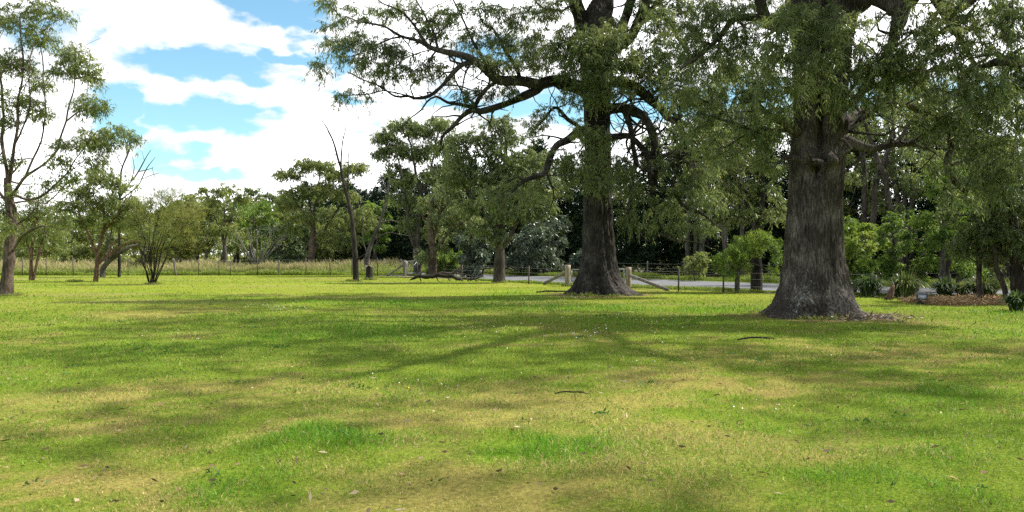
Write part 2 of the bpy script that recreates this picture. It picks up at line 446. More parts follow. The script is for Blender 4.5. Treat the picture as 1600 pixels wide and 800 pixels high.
def lawn_hue(x, y):
    dry, lush, brown = fields(x, y)
    far = sstep(12, 34, y)
    c = np.tile(C_(.190,.272,.028), (len(x), 1))
    c = mixc(c, C_(.265,.34,.035), far)
    hf = fbm(x*9, y*9, s=18, o=3)
    c = mixc(c, C_(.42,.335,.11), np.clip(dry*1.1+(hf-.5)*1.6*sstep(0,.3,dry), 0, 1)*(.72-.42*far))
    c = mixc(c, C_(.125,.265,.012), lush*.75)
    c = mixc(c, C_(.24,.165,.075), brown*.38*(1-.6*far))
    st = fbm(x*.10+20, y*.55, s=15, o=4); c = c*(.80+.40*st)[:, None]
    c = mixc(c, C_(.36,.31,.13), far*sstep(.56,.70,fbm(x*.16+60, y*.7, s=16, o=4))*.55)
    return c, dry, lush
def zone(x, y):
    """0 lawn, 1 meadow / verge, 2 mulch bed"""
    fl = fence_line(x)+(fbm(x*.8, y*0, s=33, o=3)-.5)*1.0
    mead = sstep(-.4, .5, y-fl)
    cx, cy = 16.7, 26.9
    q = ((x-cx)/3.9+(fbm(x*.9,y*.9,s=35)-.5)*.7)**2+((y-cy-.12*(x-cx))/1.9+(fbm(x*.9,y*.9,s=36)-.5)*.7)**2
    mul = sstep(1.15, .75, q)
    return mead, mul
def axis(a, b, near, far, k):
    s = [0.0]
    while s[-1] < b: s.append(s[-1]+near+k*max(0, s[-1]-far))
    t = [0.0]
    while t[-1] > a: t.append(t[-1]-(near+k*max(0, -t[-1]-far)))
    return np.array(sorted(set(t+s)))
gx = axis(-420, 420, .16, 14, .05); gy = axis(-60, 520, .16, 40, .05)
X, Y = np.meshgrid(gx, gy); x, y = X.ravel(), Y.ravel()
hue, dry, lush = lawn_hue(x, y)
mead, mul = zone(x, y)
mn = fbm(x*.25, y*.25, s=21, o=4)
mc = mixc(np.tile(C_(.19,.26,.045), (len(x),1)), C_(.34,.28,.14), sstep(.38,.66,mn))
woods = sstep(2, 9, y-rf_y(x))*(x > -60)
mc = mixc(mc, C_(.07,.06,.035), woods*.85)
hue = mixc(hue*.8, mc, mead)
hue = mixc(hue, mixc(np.tile(C_(.40,.25,.13),(len(x),1)), C_(.24,.14,.08), fbm(x*2,y*2,s=23)), mul)
for bx, by, r in [(8.2,21.3,2.6),(3.5,31.9,2.3)]:     # worn earth under the two big trunks
    q = np.hypot(x-bx, y-by)/r+(fbm(x*1.4,y*1.4,s=25,o=3)-.5)*.8
    hue = mixc(hue, C_(.19,.125,.075), sstep(1.0,.62,q)*.8)
nx, ny = len(gx), len(gy)
i = np.arange(ny-1)[:, None]*nx; j = np.arange(nx-1)[None, :]
Q = np.stack([i+j, i+j+1, i+nx+j+1, i+nx+j], -1).reshape(-1, 4)
gm, nt, N, L = newmat('turf_ground')
out = N.new('ShaderNodeOutputMaterial'); b = N.new('ShaderNodeBsdfPrincipled'); L.new(b.outputs[0], out.inputs[0])
b.inputs['Roughness'].default_value = .95; b.inputs['Specular IOR Level'].default_value = .05
at = N.new('ShaderNodeAttribute'); at.attribute_name = 'hue'
tc = N.new('ShaderNodeTexCoord'); n = N.new('ShaderNodeTexNoise'); n.inputs['Scale'].default_value = 26; n.inputs['Detail'].default_value = 6; n.inputs['Roughness'].default_value = .7
L.new(tc.outputs['Object'], n.inputs['Vector'])
r = ramp(N, [(.3, (.45,.42,.40)), (.7, (1.25,1.2,1.15))]); L.new(n.outputs[0], r.inputs[0])
mu = N.new('ShaderNodeMix'); mu.data_type = 'RGBA'; mu.blend_type = 'MULTIPLY'; mu.inputs[0].default_value = 1
L.new(at.outputs['Color'], mu.inputs[6]); L.new(r.outputs[0], mu.inputs[7]); L.new(mu.outputs[2], b.inputs['Base Color'])
bp = N.new('ShaderNodeBump'); bp.inputs['Strength'].default_value = .7; bp.inputs['Distance'].default_value = .04; L.new(n.outputs[0], bp.inputs['Height']); L.new(bp.outputs[0], b.inputs['Normal'])
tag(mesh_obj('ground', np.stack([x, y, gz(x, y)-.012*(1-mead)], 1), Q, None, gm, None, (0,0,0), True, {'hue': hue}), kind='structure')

# road: a ribbon with a gravel verge on the near side
def ribbon(name, a, bb, z, mat):
    n = len(a); V = np.concatenate([np.c_[a, np.full(n, z)], np.c_[bb, np.full(n, z)]])
    q = [[k, k+1, n+k+1, n+k] for k in range(n-1)]
    return tag(mesh_obj(name, V, q, None, mat), kind='structure')
def dens(p):
    q, _ = poly([((a, c, 0), 1) for a, c in p], .8); return q[:, :2]
m_as = plain_mat('worn_asphalt', (.10,.103,.112), (.16,.163,.172), 3, .85, (1,1,1), 0, .1)
m_vg = plain_mat('gravel', (.20,.15,.10), (.36,.29,.21), 9, .95)
xs = np.linspace(-42, 30, 90)
ny_, fy_ = rn_y(xs), rf_y(xs)
ribbon('road', np.c_[xs, ny_], np.c_[xs, fy_], .012, m_as)
ribbon('road_verge', np.c_[xs, ny_-.9-.5*fbm(xs*.7, xs*0, s=3)], np.c_[xs, ny_+.05], .006, m_vg)

# ------------------------------------------------------------------ grass
def sample_d(n, a, b, w):
    g = np.linspace(a, b, 4000); c = np.cumsum(w(g)); c /= c[-1]
    return np.interp(rng.random(n), c, g)
def blades(x, y, z, h, w, lean, rg):
    n = len(x)
    d = np.stack([rg.normal(0, lean, n), rg.normal(0, lean, n), np.ones(n)], 1)
    a = rg.random(n)*np.pi*2; wv = np.stack([np.cos(a), np.sin(a), np.zeros(n)], 1)
    c = np.stack([x, y, z], 1); dn = norm(d)
    m = c+dn*h[:, None]*.5
    tip = c+norm(d+np.stack([rg.normal(0, lean*.8, n), rg.normal(0, lean*.8, n), -np.abs(rg.normal(0,.25,n))], 1))*h[:, None]
    V = np.stack([c-wv*w[:, None]*.4, m+wv*w[:, None]*.5, tip, m-wv*w[:, None]*.5], 1)
    V[:,0] = c
    return V.reshape(-1, 3), np.arange(n*4).reshape(-1, 4)
NB = 520000
d = sample_d(NB, 3.2, 58, lambda g: (1.4*g+3)/g**1.9)
x = rng.uniform(-1, 1, NB)*(.70*d+1.8); y = d
keep = (y < fence_line(x)-.05) & (np.hypot(x-8.1, y-21.2) > 1.15) & (np.hypot(x-3.6, y-31.8) > 1.1)
mead, mul = zone(x, y); keep &= (mul < .35)
for bx, by, rr in [(8.2,21.3,2.6),(3.5,31.9,2.3)]:
    q = np.hypot(x-bx, y-by)/rr; keep &= rng.random(NB) > sstep(1.0,.6,q)*.8
x, y = x[keep], y[keep]
dry, lush, _b = fields(x, y); hue = None
tuft = fbm(x*2.3, y*2.3, s=51, o=3)
k2 = rng.random(len(x)) < (1-.75*sstep(18,34,y))*np.clip(.45+1.1*sstep(.3,.65,tuft)-.25*dry+.4*lush, .15, 1)
x, y, dry, lush, tuft = x[k2], y[k2], dry[k2], lush[k2], tuft[k2]
n = len(x); far = sstep(12, 34, y)
hue = mixc(mixc(np.tile(C_(.190,.295,.028), (n,1)), C_(.262,.355,.034), far), C_(.11,.28,.014), lush*.9)
hue = hue*(.82+.4*fbm(x*.10+20, y*.55, s=15, o=4))[:, None]
hue = np.where((rng.random(n) < .25)[:, None], hue*C_(.62,.70,.8), hue)
h = .036*(np.maximum(y, 5)/6)**.30*rng.uniform(.5, 1.35, n)*(1+1.3*lush*sstep(.3,.7,tuft+lush*.3))*(.75+.6*tuft)*(1-.3*dry)
w = .0058*(np.maximum(y, 4)/6)**.95*rng.uniform(.7, 1.3, n)
jit = 1+(rng.normal(0, .16, (n, 1))+rng.normal(0, .05, (n, 3)))*(1-.7*sstep(10, 26, y))[:, None]
straw = rng.random(n) < .06+(.50-.25*far)*dry
brn = rng.random(n) < .03+.12*dry
bc = np.where(straw[:, None], C_(.50,.41,.16), np.where(brn[:, None], C_(.26,.165,.07), hue))*np.clip(jit, .5, 1.6)
tx, ty, th_ = [], [], []
for cx_, cy_, r_, nn, hh_ in [(8.02,21.36,1.15,2600,.16),(3.52,31.88,1.12,2200,.17),(-19.5,30.9,.36,600,.16),(-.57,45.05,.33,500,.16),(9.35,33.2,.12,300,.16),(10.1,34.5,.25,400,.16),(2.77,39.9,.16,350,.2),(5.5,37.7,.16,350,.2),(-8.7,49.3,.24,400,.2),(-9.2,46.6,.22,350,.18),(-18.9,42.3,.2,400,.16),(-25,46,.2,350,.18),(13.7,30.3,.1,260,.2)]:
    a_ = rng.random(nn)*6.283; q_ = r_*rng.uniform(.85, 1.12, nn)+np.abs(rng.normal(0, .13, nn))
    lob_ = 1+.18*(vn(np.cos(a_)*2+cx_, np.sin(a_)*2)-.5)*2
    tx.append(cx_+np.cos(a_)*q_*lob_); ty.append(cy_+np.sin(a_)*q_*lob_); th_.append(hh_*rng.uniform(.3, 1.1, nn)*(.4+1.2*vn(np.cos(a_)*4, np.sin(a_)*4+cx_)))
tx, ty, th_ = map(np.concatenate, (tx, ty, th_)); m_ = len(tx)
x = np.r_[x, tx]; y = np.r_[y, ty]; h = np.r_[h, th_]; w = np.r_[w, .0085*(ty/10)**.8]
bc = np.vstack([bc, np.where((rng.random(m_) < .3)[:, None], C_(.46,.38,.17), C_(.19,.28,.03))*rng.uniform(.7, 1.25, (m_, 1))])
V, Q = blades(x, y, gz(x, y)-.012, h, w, .55, rng)
tag(mesh_obj('lawn_grass', V, Q, None, M['blades'], None, (0,0,0), False, {'hue': np.repeat(bc, 4, 0)}), 'short patchy green and straw lawn grass over the whole foreground', 'grass', kind='stuff')

# rosettes of broad weeds, dry fallen leaves, tiny flowers on the lawn
def scatter(n, a, b):
    d = sample_d(n, a, b, lambda g: (1.4*g+2)/g**1.3); return rng.uniform(-1, 1, n)*(.66*d+1), d
wx = [ (215,549),(262,552),(252,547),(320,632),(365,597),(440,542),(555,600),(572,604),(1265,663),(800,615),(173,660),(350,752),(385,756),(940,648),(975,640),(1410,648),(1365,660),(120,575),(500,540),(690,560),(1010,600),(1200,556),(1130,660)]
cs = [G(*p) for p in wx]; sx, sy = scatter(40, 5, 24); cs += [np.array([a, b_, 0]) for a, b_ in zip(sx, sy)]
VV, HH = [], []
for c in cs:
    k = rng.integers(7, 18); s = rng.uniform(.022, .06)*(1+c[1]/22)
    o = rng.normal(0, s*.9, (k, 3)); o[:, 2] = .008
    p = c+o; p[:, 2] += gz(p[:,0], p[:,1])
    dd = norm(np.c_[rng.normal(size=(k,2)), rng.uniform(.15,.6,k)])
    v, _ = leaf_quads(p, dd, s*rng.uniform(.5,1.1,k), s*.32*np.ones(k), rng)
    VV.append(v); HH.append(np.repeat(C_(.045,.12,.022)*rng.uniform(.7,1.6,(k,1)), 4, 0))
V = np.concatenate(VV); tag(mesh_obj('lawn_weeds', V, np.arange(len(V)).reshape(-1,4), None, M['blades'], None, (0,0,0), False, {'hue': np.concatenate(HH)}), 'dark green flat weed rosettes dotted through the lawn', 'weeds', kind='stuff')
sx, sy = scatter(1500, 4.5, 34)
k = rng.random(1500) < .35+.6*(fbm(sx*.4, sy*.4, s=71) > .52); sx, sy = sx[k], sy[k]; n = len(sx)
p = np.c_[sx, sy, gz(sx, sy)+.02]
V, Q = leaf_quads(p, np.c_[rng.normal(size=(n,2)), rng.normal(0,.2,n)], rng.uniform(.04,.10,n), rng.uniform(.012,.03,n), rng)
lc = np.array([(.30,.19,.11),(.17,.10,.06),(.42,.32,.21),(.12,.08,.055)])[rng.integers(0,4,n)]*rng.uniform(.7,1.2,(n,1))
tag(mesh_obj('fallen_leaves', V, Q, None, M['litter'], None, (0,0,0), False, {'hue': np.repeat(lc, 4, 0)}), 'small dry brown leaves lying scattered on the lawn', 'leaf litter', kind='stuff')
fl = []
for (px, py, rx, ry, nn) in [(425,483,45,4,60),(880,465,60,6,60),(980,500,120,10,60),(320,530,60,6,25),(850,520,160,16,60),(1040,560,200,20,30),(1180,640,60,10,10),(640,600,60,12,8)]:
    for _ in range(nn): fl.append(G(px+rng.normal(0, rx*.6), py+rng.normal(0, ry*.6)))
fl = np.array(fl); n = len(fl); fl[:, 2] = gz(fl[:,0], fl[:,1])+.05*(fl[:,1]/10)**.3
yel = rng.random(n) < .12
VV = []
a = np.arange(4)*np.pi/2
r0 = (.004+.0006*fl[:,1])[:, None]
V = np.stack([fl+np.c_[np.cos(t)*r0[:,0], np.sin(t)*r0[:,0], rng.normal(0,.006,n)] for t in a], 1).reshape(-1, 3)
tag(mesh_obj('lawn_flowers', V, np.arange(len(V)).reshape(-1,4), None, M['litter'], None, (0,0,0), False, {'hue': np.repeat(np.where(yel[:,None], C_(.75,.55,.03), C_(.75,.75,.70)), 4, 0)}), 'tiny white and yellow lawn daisies in loose drifts', 'flowers', kind='stuff')

# bark litter and bright clover round the foot of the big right trunk, straw litter in the bed at the right
def litter(name, c, sx, sy, n, cols, lab, cat, ln=(.06,.2), wd=.03, zz=.03):
    p = np.c_[rng.normal(0, 1, n)*sx+c[0], rng.normal(0, 1, n)*sy+c[1], np.zeros(n)]
    p[:, 2] = gz(p[:,0], p[:,1])+rng.uniform(0, zz, n)
    V, Q = leaf_quads(p, np.c_[rng.normal(size=(n,2)), rng.normal(0,.3,n)], rng.uniform(*ln, n), wd*rng.uniform(.5,1.4,n), rng)
    col = np.array(cols)[rng.integers(0, len(cols), n)]*rng.uniform(.6, 1.25, (n, 1))
    return tag(mesh_obj(name, V, Q, None, M['litter'], None, (0,0,0), False, {'hue': np.repeat(col, 4, 0)}), lab, cat, kind='stuff')
c = G(1345, 497)
litter('bark_litter', c, .62, .40, 750, [(.30,.25,.20),(.22,.15,.11),(.40,.36,.32),(.14,.09,.065)], 'pale shed bark flakes heaped at the right foot of the biggest trunk', 'bark litter', zz=.09)
p = np.array([[rng.uniform(12.0, 20.6), rng.uniform(24, 29.2)] for _ in range(26000)])
_, mu_ = zone(p[:,0], p[:,1]); p = p[mu_ > .4]; n = len(p)
V, Q = leaf_quads(np.c_[p, rng.uniform(0, .12, n)], np.c_[rng.normal(size=(n,2)), rng.normal(0,.35,n)], rng.uniform(.08,.28,n), rng.uniform(.012,.03,n), rng)
col = np.array([(.50,.33,.17),(.38,.23,.12),(.60,.45,.24),(.24,.15,.09)])[rng.integers(0,4,n)]*rng.uniform(.7,1.2,(n,1))
tag(mesh_obj('straw_mulch', V, Q, None, M['litter'], None, (0,0,0), False, {'hue': np.repeat(col,4,0)}), 'rusty brown straw mulch covering the planted bed at the right', 'mulch', kind='stuff')

# tall seeding grass of the paddock behind the left fence, and the rough verges along the road
def rough(name, n, fx, lab, hmin, hmax, pink, wk=1.0):
    x, y = fx(n); n = len(x)
    cl = fbm(x*.5, y*.5, s=81, o=3)
    h = (hmin+(hmax-hmin)*np.clip(cl*1.5-.25, 0, 1))*rng.uniform(.55, 1.15, n)
    w = wk*.020*(y/50)*rng.uniform(.6, 1.4, n)
    dn = np.c_[rng.normal(0,.16,n), rng.normal(0,.16,n), np.ones(n)]; dn = norm(dn)
    a = rng.random(n)*np.pi*2; wv = np.c_[np.cos(a), np.sin(a), np.zeros(n)]
    c = np.c_[x, y, np.zeros(n)]
    m = c+dn*h[:,None]*.55; t = c+norm(dn+np.c_[rng.normal(0,.22,n), rng.normal(0,.22,n), np.zeros(n)])*h[:,None]
    q = m+(t-m)*.55
    V = np.stack([c, m+wv*w[:,None]*.5, m-wv*w[:,None]*.5, q+wv*w[:,None]*.65, q-wv*w[:,None]*.65, t], 1).reshape(-1, 3)
    i = np.arange(n)[:, None]*6
    T = np.concatenate([i+[0,1,2], i+[3,5,4]]); Qd = i+[1,3,4,2]
    g = C_(.24,.32,.05)*rng.uniform(.7,1.3,(n,1)); s = np.where(rng.random(n)[:,None] < pink, C_(.50,.34,.25), C_(.50,.43,.22))*rng.uniform(.75,1.25,(n,1))
    hi = sstep(.30, .85, h)[:,None]*.9*rng.uniform(.35,1,(n,1))+.05
    s = g+(s-g)*hi
    H = np.stack([g, .5*g+.5*s, .5*g+.5*s, s, s, s], 1).reshape(-1, 3)
    return tag(mesh_obj(name, V, Qd, T, M['meadow'], None, (0,0,0), False, {'hue': H}), lab, 'tall grass', kind='stuff')
def f_mead(n):
    y = 59.6+rng.random(n)**1.6*34; x = rng.uniform(-.68, -.05, n)*y
    k0 = rng.random(n) < sstep(.36, .62, fbm(x*.22, y*.22, s=83, o=3))+.10
    k = k0 & ((y < rn_y(x)-.6) | (y > rf_y(x)+.5)); k &= (x < -7.6-.02*(y-58)); return x[k], y[k]
rough('paddock_grass', 90000, f_mead, 'tall dry pinkish seeding grass in the paddock behind the left wire fence', .12, 1.20, .55)
def f_edge(n):
    x = rng.uniform(-38, -7.8, n); y = 58.75+rng.random(n)**1.4*3.2; return x, y
rough('fence_weeds', 26000, f_edge, 'green rank grass growing along the foot of the left wire fence', .12, .62, .15, 1.3)
def f_far(n):
    x = rng.uniform(-30, 26, n); y = rf_y(x)+.3+rng.random(n)**1.5*4.2; return x, y
rough('far_verge_grass', 60000, f_far, 'green and yellow rough grass on the far verge of the road', .12, .55, .25, 1.2)
def f_near(n):
    x = rng.uniform(-7.6, 20, n); f = fence_line(x); y = f-.1+rng.random(n)*np.maximum(.15, rn_y(x)-f-.4)*.6; return x, y
rough('near_verge_grass', 26000, f_near, 'short rough grass between the roadside fence and the road', .08, .22, .3, 1.0)

# ------------------------------------------------------------------ the two giant gums
def loft(profile, d, seed, groove=None, burls=(), top=None, sides=260, flare=.10):
    py = np.array([p[0] for p in profile], float); l = np.array([p[1] for p in profile], float); r = np.array([p[2] for p in profile], float)
    zc = EYE+(HY-py)/F*d; cx = ((l+r)/2-CX)/F*d; R = (r-l)/2/F*d
    zz = np.concatenate([np.linspace(-.25, 1.5, 110), np.linspace(1.5, zc.max(), 190)[1:]])
    o = np.argsort(zc)
    q, rr = poly([((cx[k], 0, zc[k]), R[k]) for k in o], .1)
    cxx = np.interp(zz, q[:,2], q[:,0]); RR = np.interp(zz, q[:,2], rr)
    th = np.arange(sides)/sides*2*np.pi
    T, Z = np.meshgrid(th, zz); ct, st_ = np.cos(T), np.sin(T)
    R0 = RR[:, None]
    lob = fbm(ct*1.6+seed, st_*1.6+seed*2, Z*.22, s=seed, o=3)-.5
    root = fbm(ct*2.6+seed, st_*2.6, Z*.1, s=seed+1, o=2)-.5
    rad = R0*(1+lob*.22+root*flare*9*np.exp(-np.maximum(Z,0)/.45))
    rad = rad+(fbm(ct*R0*9, st_*R0*9, Z*.9, s=seed+2, o=4)-.5)*.11+(fbm(ct*R0*22, st_*R0*22, Z*1.6, s=seed+3, o=3)-.5)*.10
    if groove:
        for t0, wid, dep, z0, z1 in groove:
            g = np.exp(-((np.angle(np.exp(1j*(T-t0-.05*np.sin(Z*1.7)))))/wid)**2)*sstep(z0, z0+.8, Z)*(1-sstep(z1-.5, z1+.5, Z))
            rad = rad*(1-dep*g)
    for t0, z0, s, a in burls:
        rad = rad+a*np.exp(-((np.angle(np.exp(1j*(T-t0)))*R0)**2+(Z-z0)**2)/s**2)
    x = cxx[:, None]+ct*rad; y = d+st_*rad
    V = np.stack([x, y, Z], -1).reshape(-1, 3)
    i = np.arange(len(zz)-1)[:, None]*sides; j = np.arange(sides)[None, :]; jn = (j+1) % sides
    Qd = np.stack([i+j, i+jn, i+sides+jn, i+sides+j], -1).reshape(-1, 4)
    return V, Qd
def L_(d, *pts):          # a limb seen in the photo: (px, py, radius[, depth shift])
    return [(P(p[0], p[1], d+(p[3] if len(p) > 3 else 0)), p[2]) for p in pts]
def cl(d, lst, dens=1.0):
    dens *= 1.0
    return _cl(d, lst, dens)
def _cl(d, lst, dens): # leaf clumps: (px, py, depth shift, rx, ry, rz, n)
    return [(P(a, b, d+s), (rx, ry, rz), max(3, int(n*dens))) for a, b, s, rx, ry, rz, n in lst]

D1 = 21.36
prof = [(505,1192,1348),(492,1194,1346),(482,1203,1338),(470,1212,1331),(450,1220,1324),(425,1224,1319),(400,1227,1315),(350,1231,1313),(300,1234,1314),(250,1238,1317),(200,1241,1318),(150,1243,1320),(100,1241,1325),(50,1237,1331),(10,1233,1340),(-40,1225,1352),(-110,1230,1345)]
tm = loft(prof, D1, 5, groove=[(-1.88,.17,.55,3.1,9.0),(-.7,.12,.12,.6,4.5),(-2.5,.1,.1,1,6),(-1.3,.07,.06,.5,3.5)], burls=[(-2.05,.45,.24,.26),(-1.85,4.1,.20,.34),(-1.45,4.0,.15,.24),(-2.3,4.2,.16,.2),(-.9,5.0,.25,.14)])
limbs = [
 L_(D1, (1262,-20,.55),(1250,-80,.42,.3),(1225,-190,.20,1),(1190,-330,.09,1.5),(1170,-520,.06,1.8)),
 L_(D1, (1310,-30,.6),(1330,-90,.42,.3),(1370,-220,.20,1),(1400,-400,.10,1.2),(1440,-620,.06,1.5)),
 L_(D1, (1290,-60,.4),(1285,-160,.22,-.8),(1270,-290,.12,-2.2),(1260,-430,.1,-3.6)),
 L_(D1, (1245,30,.26),(1222,38,.20,-.3),(1200,34,.17,-.5),(1186,14,.15,-.6),(1178,-25,.12,-.8),(1150,-80,.08,-1)),
 L_(D1, (1215,38,.13,-.35),(1190,28,.11,-.2),(1150,26,.09),(1128,48,.075,.2),(1108,75,.06,.3),(1085,100,.045,.4),(1062,110,.03,.5)),
 L_(D1, (1330,0,.42,-.2),(1362,-14,.34,-.6),(1392,6,.27,-.9),(1404,24,.22,-1),(1392,48,.13,-1.1),(1384,68,.09,-1.2),(1376,84,.05,-1.2)),
 L_(D1, (1395,12,.22,-.95),(1420,2,.16,-1.2),(1432,-16,.13,-1.4),(1470,-70,.09,-1.7),(1540,-120,.05,-2)),
 L_(D1, (1340,-50,.4,-.3),(1400,-70,.34,-1),(1452,-30,.27,-1.6),(1472,6,.22,-1.8),(1484,30,.13,-2),(1500,60,.07,-2.1),(1530,95,.04,-2.2)),
 L_(D1, (1474,4,.16,-1.85),(1500,12,.12,-2.3),(1520,-10,.10,-2.6),(1570,-40,.06,-3)),
 L_(D1, (1312,175,.10,-.75),(1330,158,.075,-.95),(1352,143,.07,-1.1),(1385,131,.06,-1.2),(1428,117,.05,-1.3),(1462,100,.035,-1.3)),
 L_(D1, (1385,131,.04,-1.2),(1412,126,.03,-1.35),(1450,140,.02,-1.4)),
 L_(D1, (1315,218,.17,-.3),(1338,226,.13,-.5),(1362,232,.10,-.6),(1392,224,.08,-.7),(1420,218,.07,-.8),(1445,200,.055,-.9),(1475,192,.04,-1),(1510,186,.03,-1)),
 L_(D1, (1405,222,.05,-.75),(1430,226,.04,-.6),(1462,238,.028,-.6)),
 L_(D1, (1318,190,.15,.5),(1352,172,.12,1.2),(1382,166,.10,1.8),(1425,168,.09,2.2),(1470,176,.07,2.6),(1500,210,.05,2.7)),
 L_(D1, (1243,205,.15,-.2),(1225,190,.11,-.5),(1203,184,.085,-.7),(1188,165,.06,-.8),(1184,150,.04,-.9),(1190,140,.03,-.9)),
 L_(D1, (1290,258,.13,-.6),(1276,254,.11,-.85),(1258,250,.09,-.95),(1242,247,.06,-1.0),(1230,249,.03,-1.0)),
 L_(D1, (1282,254,.08,-.8),(1286,264,.06,-.95),(1279,272,.045,-1.0),(1290,278,.02,-1.05)),
 L_(D1, (1300,250,.10,-.5),(1318,238,.08,-.6),(1334,234,.06,-.65),(1322,222,.04,-.7),(1308,216,.02,-.75)),
 L_(D1, (1318,205,.11,-.1),(1336,196,.09,.1),(1346,182,.07,.2),(1362,176,.05,.3),(1372,186,.03,.4)),
 L_(D1, (1288,170,.10,-.85),(1286,145,.06,-1.1),(1268,128,.04,-1.3),(1248,121,.02,-1.4)),
 L_(D1, (1287,150,.06,-1.05),(1291,120,.04,-1.2),(1293,96,.02,-1.3)),
 L_(D1, (1560,96,.10,-3.2),(1580,96,.10,-3.2),(1620,98,.12,-3),(1700,60,.15,-2.5)),
 L_(D1, (1480,180,.09,-.9),(1486,212,.10,-.95),(1484,238,.10,-1),(1480,262,.09,-1),(1492,282,.08,-1),(1506,294,.06,-1.05),(1514,284,.04,-1.05),(1524,262,.025,-1.1)),
 L_(D1, (1245,-60,.4,.3),(1180,-110,.22,1.5),(1090,-140,.12,2.5),(1000,-170,.05,3)),
 L_(D1, (1320,-70,.42,-.5),(1330,-160,.2,-3.5),(1300,-260,.11,-7),(1280,-380,.05,-9)),
 L_(D1, (1350,-80,.35,-1),(1480,-180,.17,-4),(1640,-260,.08,-7)),
 L_(D1, (1340,-60,.36,.4),(1460,-150,.2,1),(1640,-210,.11,1.6),(1800,-260,.05,2)),
 L_(D1, (1255,-90,.35,0),(1160,-200,.18,-2.5),(1040,-260,.10,-5),(950,-320,.04,-6.5)),
]
vis = [
 (1255,70,-2.6,1.35,.7,.75,150),(1225,120,-2.3,.9,.6,.8,95),(1275,125,-2.4,.55,.5,.5,45),(1215,170,-1.6,.55,.5,.45,36),(1310,30,-2.0,.8,.6,.5,60),(1245,28,-2.2,.8,.6,.4,50),
 (1345,95,-2.0,.7,.7,.6,60),(1385,110,-1.8,.95,.8,.65,105),(1350,150,-1.8,.7,.6,.45,55),(1420,95,-2,.8,.8,.6,70),(1400,40,-1.5,.5,.5,.4,26),
 (1460,70,-2.3,1.1,1,.8,110),(1500,120,-2.6,1.2,1,.9,130),(1545,60,-3,1.1,1,.9,105),(1570,150,-3,1.1,1,.8,115),(1520,20,-2.6,.9,.8,.5,60),(1590,20,-3.4,.9,.8,.5,60),
 (1555,200,-2.4,1.1,1,.7,110),(1490,170,-1.6,.9,.8,.6,80),(1590,250,-2.8,.8,.8,.7,80),(1530,250,-1.8,.9,.8,.6,75),(1450,195,-1.2,.8,.7,.5,50),(1500,300,-1,.5,.5,.4,26),(1460,250,0,.7,.6,.4,36),(1570,285,-2.6,.8,.8,.6,70),
 (1395,160,1.8,.9,.8,.4,40),(1440,160,2.4,.9,.9,.5,45),
 (1180,20,-.6,.7,.7,.5,45),(1140,45,.2,.9,.8,.6,70),(1095,40,.6,.8,.8,.6,60),(1070,85,.7,.8,.8,.6,60),(1120,105,.6,.9,.8,.6,75),(1165,85,-.2,.7,.7,.6,60),(1180,140,-.5,.6,.6,.5,50),(1160,190,0,.8,.7,.6,60),(1115,165,.6,.8,.7,.6,60),(1075,150,1,.8,.8,.6,55),(1195,215,-.2,.6,.6,.5,38),(1205,250,-.2,.5,.5,.4,22),(1130,235,.6,.8,.7,.5,50),(1085,210,1.2,.7,.7,.5,40),
 (1040,35,1.4,.8,.8,.5,45),(1450,25,-2.3,.8,.8,.5,40),(1600,110,-3,.7,.7,.7,55),
]
hid = []
rg = np.random.default_rng(3)
for (ax, ay, az, rx, ry, rz, k) in [(8.2,21,14,8,8,3,26),(4,19,11.4,4,5,1.5,8),(14,18,11.6,5,6,1.8,12),(17,12,12.5,5,6,2,12),(9,14,11.6,6,4,1.5,11),(5,12.5,12,5,4,1.5,10),(12,7.5,12,5,4,1.5,9),(9,25,11.5,5,4,1.6,6),(6,20,17,5,6,1.5,8)]:
    for _ in range(k):
        v = norm(rg.normal(size=3))*rg.random()**.4
        hid.append(((ax+v[0]*rx, ay+v[1]*ry, az+v[2]*rz), (1.7,1.7,.9), 16))
tree('giant_gum_tree', 'biggest gum tree, massive furrowed grey trunk with pale lichen patches at its foot', 'tree', (8.05,D1),
     L_(D1, (1272,470,.15,.2),(1278,300,.15,.2),(1283,100,.15,.2),(1283,-90,.3)), limbs, cl(D1, vis, .40)+hid, M['bark_lichen'], M['leaf_gum'], per=76, spread=.46, ln=.14, wd=.025,
     droop=1.15, seed=11, trunk_mesh=tm, wig=.24, grow_from=3.8, tint=(.02,.85), tip=.010, big=(9.6, 1.3), twigs=230)

